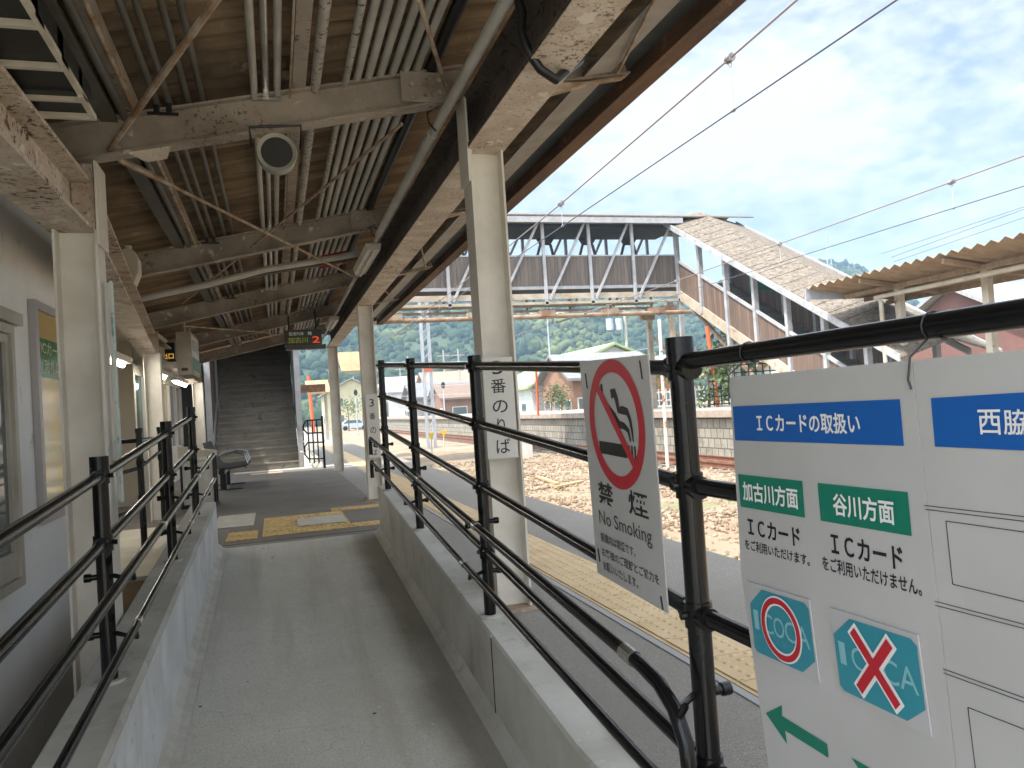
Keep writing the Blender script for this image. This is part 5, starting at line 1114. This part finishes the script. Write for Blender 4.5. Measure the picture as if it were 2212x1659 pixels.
# radio tower on the skyline
q0 = onY(1790, 545, 300); t = thing('radio_tower', 'slim pale lattice tower on the skyline behind the stair roof', 'tower', (q0.x, 300, 40)); zt_ = onY(1789, 500, 300).z
for s in (-1, 1):
    MB().bar((q0.x + s * 2.2, 300, 40), (q0.x + s * .3, 300, zt_), .35, .35).build('leg', m_steelpole, t)
for k in range(9): z = 42 + (zt_ - 42) * k / 9; f_ = 2.2 - 1.9 * (z - 40) / (zt_ - 40); MB().bar((q0.x - f_, 300, z), (q0.x + f_, 300, z + 3), .2, .2).build('lacing', m_steelpole, t)
# picket fence before the houses, hedges and shrubs
pf = thing('picket_fence', 'pale picket fence along the back of the opposite platform', 'fence', (20, 40, FP))
for k in range(70): y = 28 + k * .42; MB().box((20.0, y, FP), (20.03, y + .10, FP + .9)).build('picket', m_concpole, pf)
for z in (.25, .7): MB().box((20.035, 28, FP + z), (20.06, 58, FP + z + .07)).build('rail', m_concpole, pf)
mf = thing('mesh_fence', 'dark wire fence with vegetation behind it right of the thick post', 'fence', (16.2, 23.5, FP))
for k in range(9): MB().box((14.9 + k * .3, 24.0, FP + .05 + 0), (14.93 + k * .3, 24.03, FP + 1.5)).build('upright', m_blackmetal, mf)
for k in range(6): MB().box((14.8, 24.035, FP + .1 + k * .27), (17.6, 24.06, FP + .14 + k * .27)).build('wire_rail', m_blackmetal, mf)

# ================================================================== VEGETATION
m_leafA = M('shrub leaf', (.05, .09, .025), (.10, .13, .03), scale=3, rough=.7)
m_trunk = M('bark', (.13, .09, .06), rough=.9)
def leaves(c, rad, n, size, mat, parent, name='crown'):
    cs = rng.normal(size=(7, 3)) * .45
    pts = cs[rng.integers(0, 7, n)] + rng.normal(size=(n, 3)) * .28
    P = np.array(c)[None] + pts * np.array(rad)[None]
    A = rng.normal(size=(n, 3)); A /= np.linalg.norm(A, axis=1)[:, None]; B = np.cross(A, rng.normal(size=(n, 3))); B /= np.linalg.norm(B, axis=1)[:, None]
    s = size * (.6 + .8 * rng.random((n, 1)))
    Q = np.stack([P - A*s, P + B*s*.6, P + A*s, P - B*s*.6], 1).reshape(-1, 3)
    mb = MB(); mb.v = [tuple(q) for q in Q]; mb.f = [(4*i, 4*i+1, 4*i+2, 4*i+3) for i in range(n)]; return mb.build(name, mat, parent)
def tree(label, px, py, Y, h, w, mat, n=700, name='broadleaf_tree', z0=None, cat='tree'):
    q = onY(px, py, Y); z0 = G if z0 is None else z0
    t = thing(name, label, cat, (q.x, Y, z0)); MB().tube([(q.x, Y, z0), (q.x + .05, Y, z0 + h * .4), (q.x, Y, z0 + h * .75)], .05 * h * .5, 8, True, .01 * h).build('trunk', m_trunk, t, True)
    leaves((q.x, Y, z0 + h * .62), (w, w, h * .42), n, .05 * h ** .6, mat, t); return t
tree('bushy green shrub in front of the pale house with green roof', 1213, 880, 47, 1.7, .9, m_leafA, 700, 'shrub', FP, 'shrub'); tree('low reddish green shrub left of the brown house', 1190, 884, 47.5, 1.4, 1.0, M('reddish leaf', (.14, .08, .04), (.09, .10, .04), scale=4), 500, 'shrub', FP, 'shrub')
tree('yellow green bush behind the guy pole', 1415, 860, 40, 2.6, 1.4, M('yellow green leaf', (.12, .14, .03), (.08, .11, .025), scale=3), 800, 'shrub', FP, 'shrub'); tree('vine leaves behind the wire fence', 1530, 850, 25.2, 2.2, 1.1, m_leafA, 900, 'shrub', FP, 'shrub')
tree('round green tree beside the yellow distant house', 752, 900, 100, 4.0, 2.4, M('light leaf', (.10, .14, .035), (.06, .10, .025), scale=1), 500); tree('green tree right of the mast among houses', 1000, 870, 88, 5.0, 2.5, m_leafA, 500)
tree('dark garden conifer behind the notice board top edge', 1595, 815, 30, 5.2, 1.0, m_leafA, 700, 'garden_tree')

# ---- wooded hill
def prof(u): return .160 + .008 * np.sin(u * 5.1 + .4) + .006 * np.sin(u * 11 + 1.1) + .022 * np.exp(-((u - .90) / .075) ** 2) - .07 * np.clip((u - .97) / .2, 0, 1)
def hill_z(X, Y):
    u = X / Y; rid = prof(u) * 360
    k = np.clip((Y - 165) / 200, 0, 1); k = k * k * (3 - 2 * k)
    back = 1 - .35 * np.clip((Y - 365) / 160, 0, 1)
    bump = 6 * np.sin(X * .045 + 1) * np.sin(Y * .04) + 3 * np.sin(X * .11 + Y * .07) + 9 * np.sin(u * 13 + Y * .012)
    return G - .2 + k * (rid * back + bump * k)
us = np.linspace(-.75, 2.4, 150); Ys = np.linspace(160, 520, 60)
rows = [[(u * min(y, 420) if y > 420 else u * y, y, float(hill_z(np.array(u * y), np.array(y)))) for u in us] for y in Ys]
m_wood = M('forest floor', (.035, .055, .022), (.05, .07, .03), scale=.05, rough=1)
struct(MB().grid([[(u * y, y, float(hill_z(np.array(u * y), np.array(float(y))))) for u in us] for y in Ys]).build('hill', m_wood, None, True))
def forest():
    t = (1 + 5 ** .5) / 2
    import bmesh
    bm = bmesh.new(); bmesh.ops.create_icosphere(bm, subdivisions=1, radius=1); bv = np.array([v.co[:] for v in bm.verts]); bf = np.array([[v.index for v in f.verts] for f in bm.faces]); bm.free()
    var = [bv * (1 + .24 * rng.normal(size=(len(bv), 1)).clip(-1.5, 1.5)) for _ in range(6)]
    N = 19000
    Y = 172 + 215 * rng.random(N) ** .9; u = -.55 + 2.3 * rng.random(N); X = u * Y; Z = hill_z(X, Y)
    VV = []; 
    for i in range(N):
        s = .9 + 1.5 * rng.random() ** 2; h = s * (.8 + .5 * rng.random())
        a = rng.random() * 6.28; ca, sa = math.cos(a), math.sin(a); b = var[rng.integers(0, 6)]
        VV.append(np.stack([X[i] + s * (b[:, 0]*ca - b[:, 1]*sa), Y[i] + s * (b[:, 0]*sa + b[:, 1]*ca), Z[i] + h * .55 + h * b[:, 2]], 1))
    VV = np.concatenate(VV); nv = len(bv); F = (bf[None] + nv * np.arange(N)[:, None, None]).reshape(-1, 3); nf = len(F)
    me = bpy.data.meshes.new('forest'); me.vertices.add(len(VV)); me.vertices.foreach_set('co', VV.ravel())
    me.loops.add(nf * 3); me.loops.foreach_set('vertex_index', F.ravel()); me.polygons.add(nf); me.polygons.foreach_set('loop_start', np.arange(0, nf * 3, 3)); me.polygons.foreach_set('loop_total', np.full(nf, 3)); me.update()
    tone = np.repeat(rng.random(N), nv); me.polygons.foreach_set('use_smooth', np.ones(nf, bool)); at = me.attributes.new('kind_tone', 'FLOAT', 'POINT'); at.data.foreach_set('value', tone.astype(np.float32))
    mt, tr_, b = newmat('forest leaf'); vec, raw = coords(tr_); an = tr_.nodes.new('ShaderNodeAttribute'); an.attribute_name = 'kind_tone'
    c = mixc(tr_, an.outputs['Fac'], (.014, .034, .016), (.038, .062, .022))
    c = mixc(tr_, ramp(tr_, noise(tr_, raw, .016, 3), .50, .60), c, (.12, .14, .038)); c = mixc(tr_, ramp(tr_, noise(tr_, raw, .35, 4), .45, .75), c, (.02, .036, .015))
    finish(tr_, b, c, .9, 0, .0, 1, raw, .2); me.materials.append(mt)
    o = bpy.data.objects.new('forest', me); COL.objects.link(o); return o
struct(forest(), 'stuff')

# ================================================================== HAZE
mh = bpy.data.materials.new('haze'); mh.use_nodes = True; th = mh.node_tree; th.nodes.clear()
pv = th.nodes.new('ShaderNodeVolumePrincipled'); pv.inputs['Color'].default_value = (.52, .77, 1, 1); pv.inputs['Density'].default_value = .0010; pv.inputs['Anisotropy'].default_value = .2
oh = th.nodes.new('ShaderNodeOutputMaterial'); th.links.new(pv.outputs[0], oh.inputs['Volume'])
hz = MB().box((-950, -70, G - 1.6), (1050, 910, 130)).build('haze', mh); struct(hz, 'stuff')
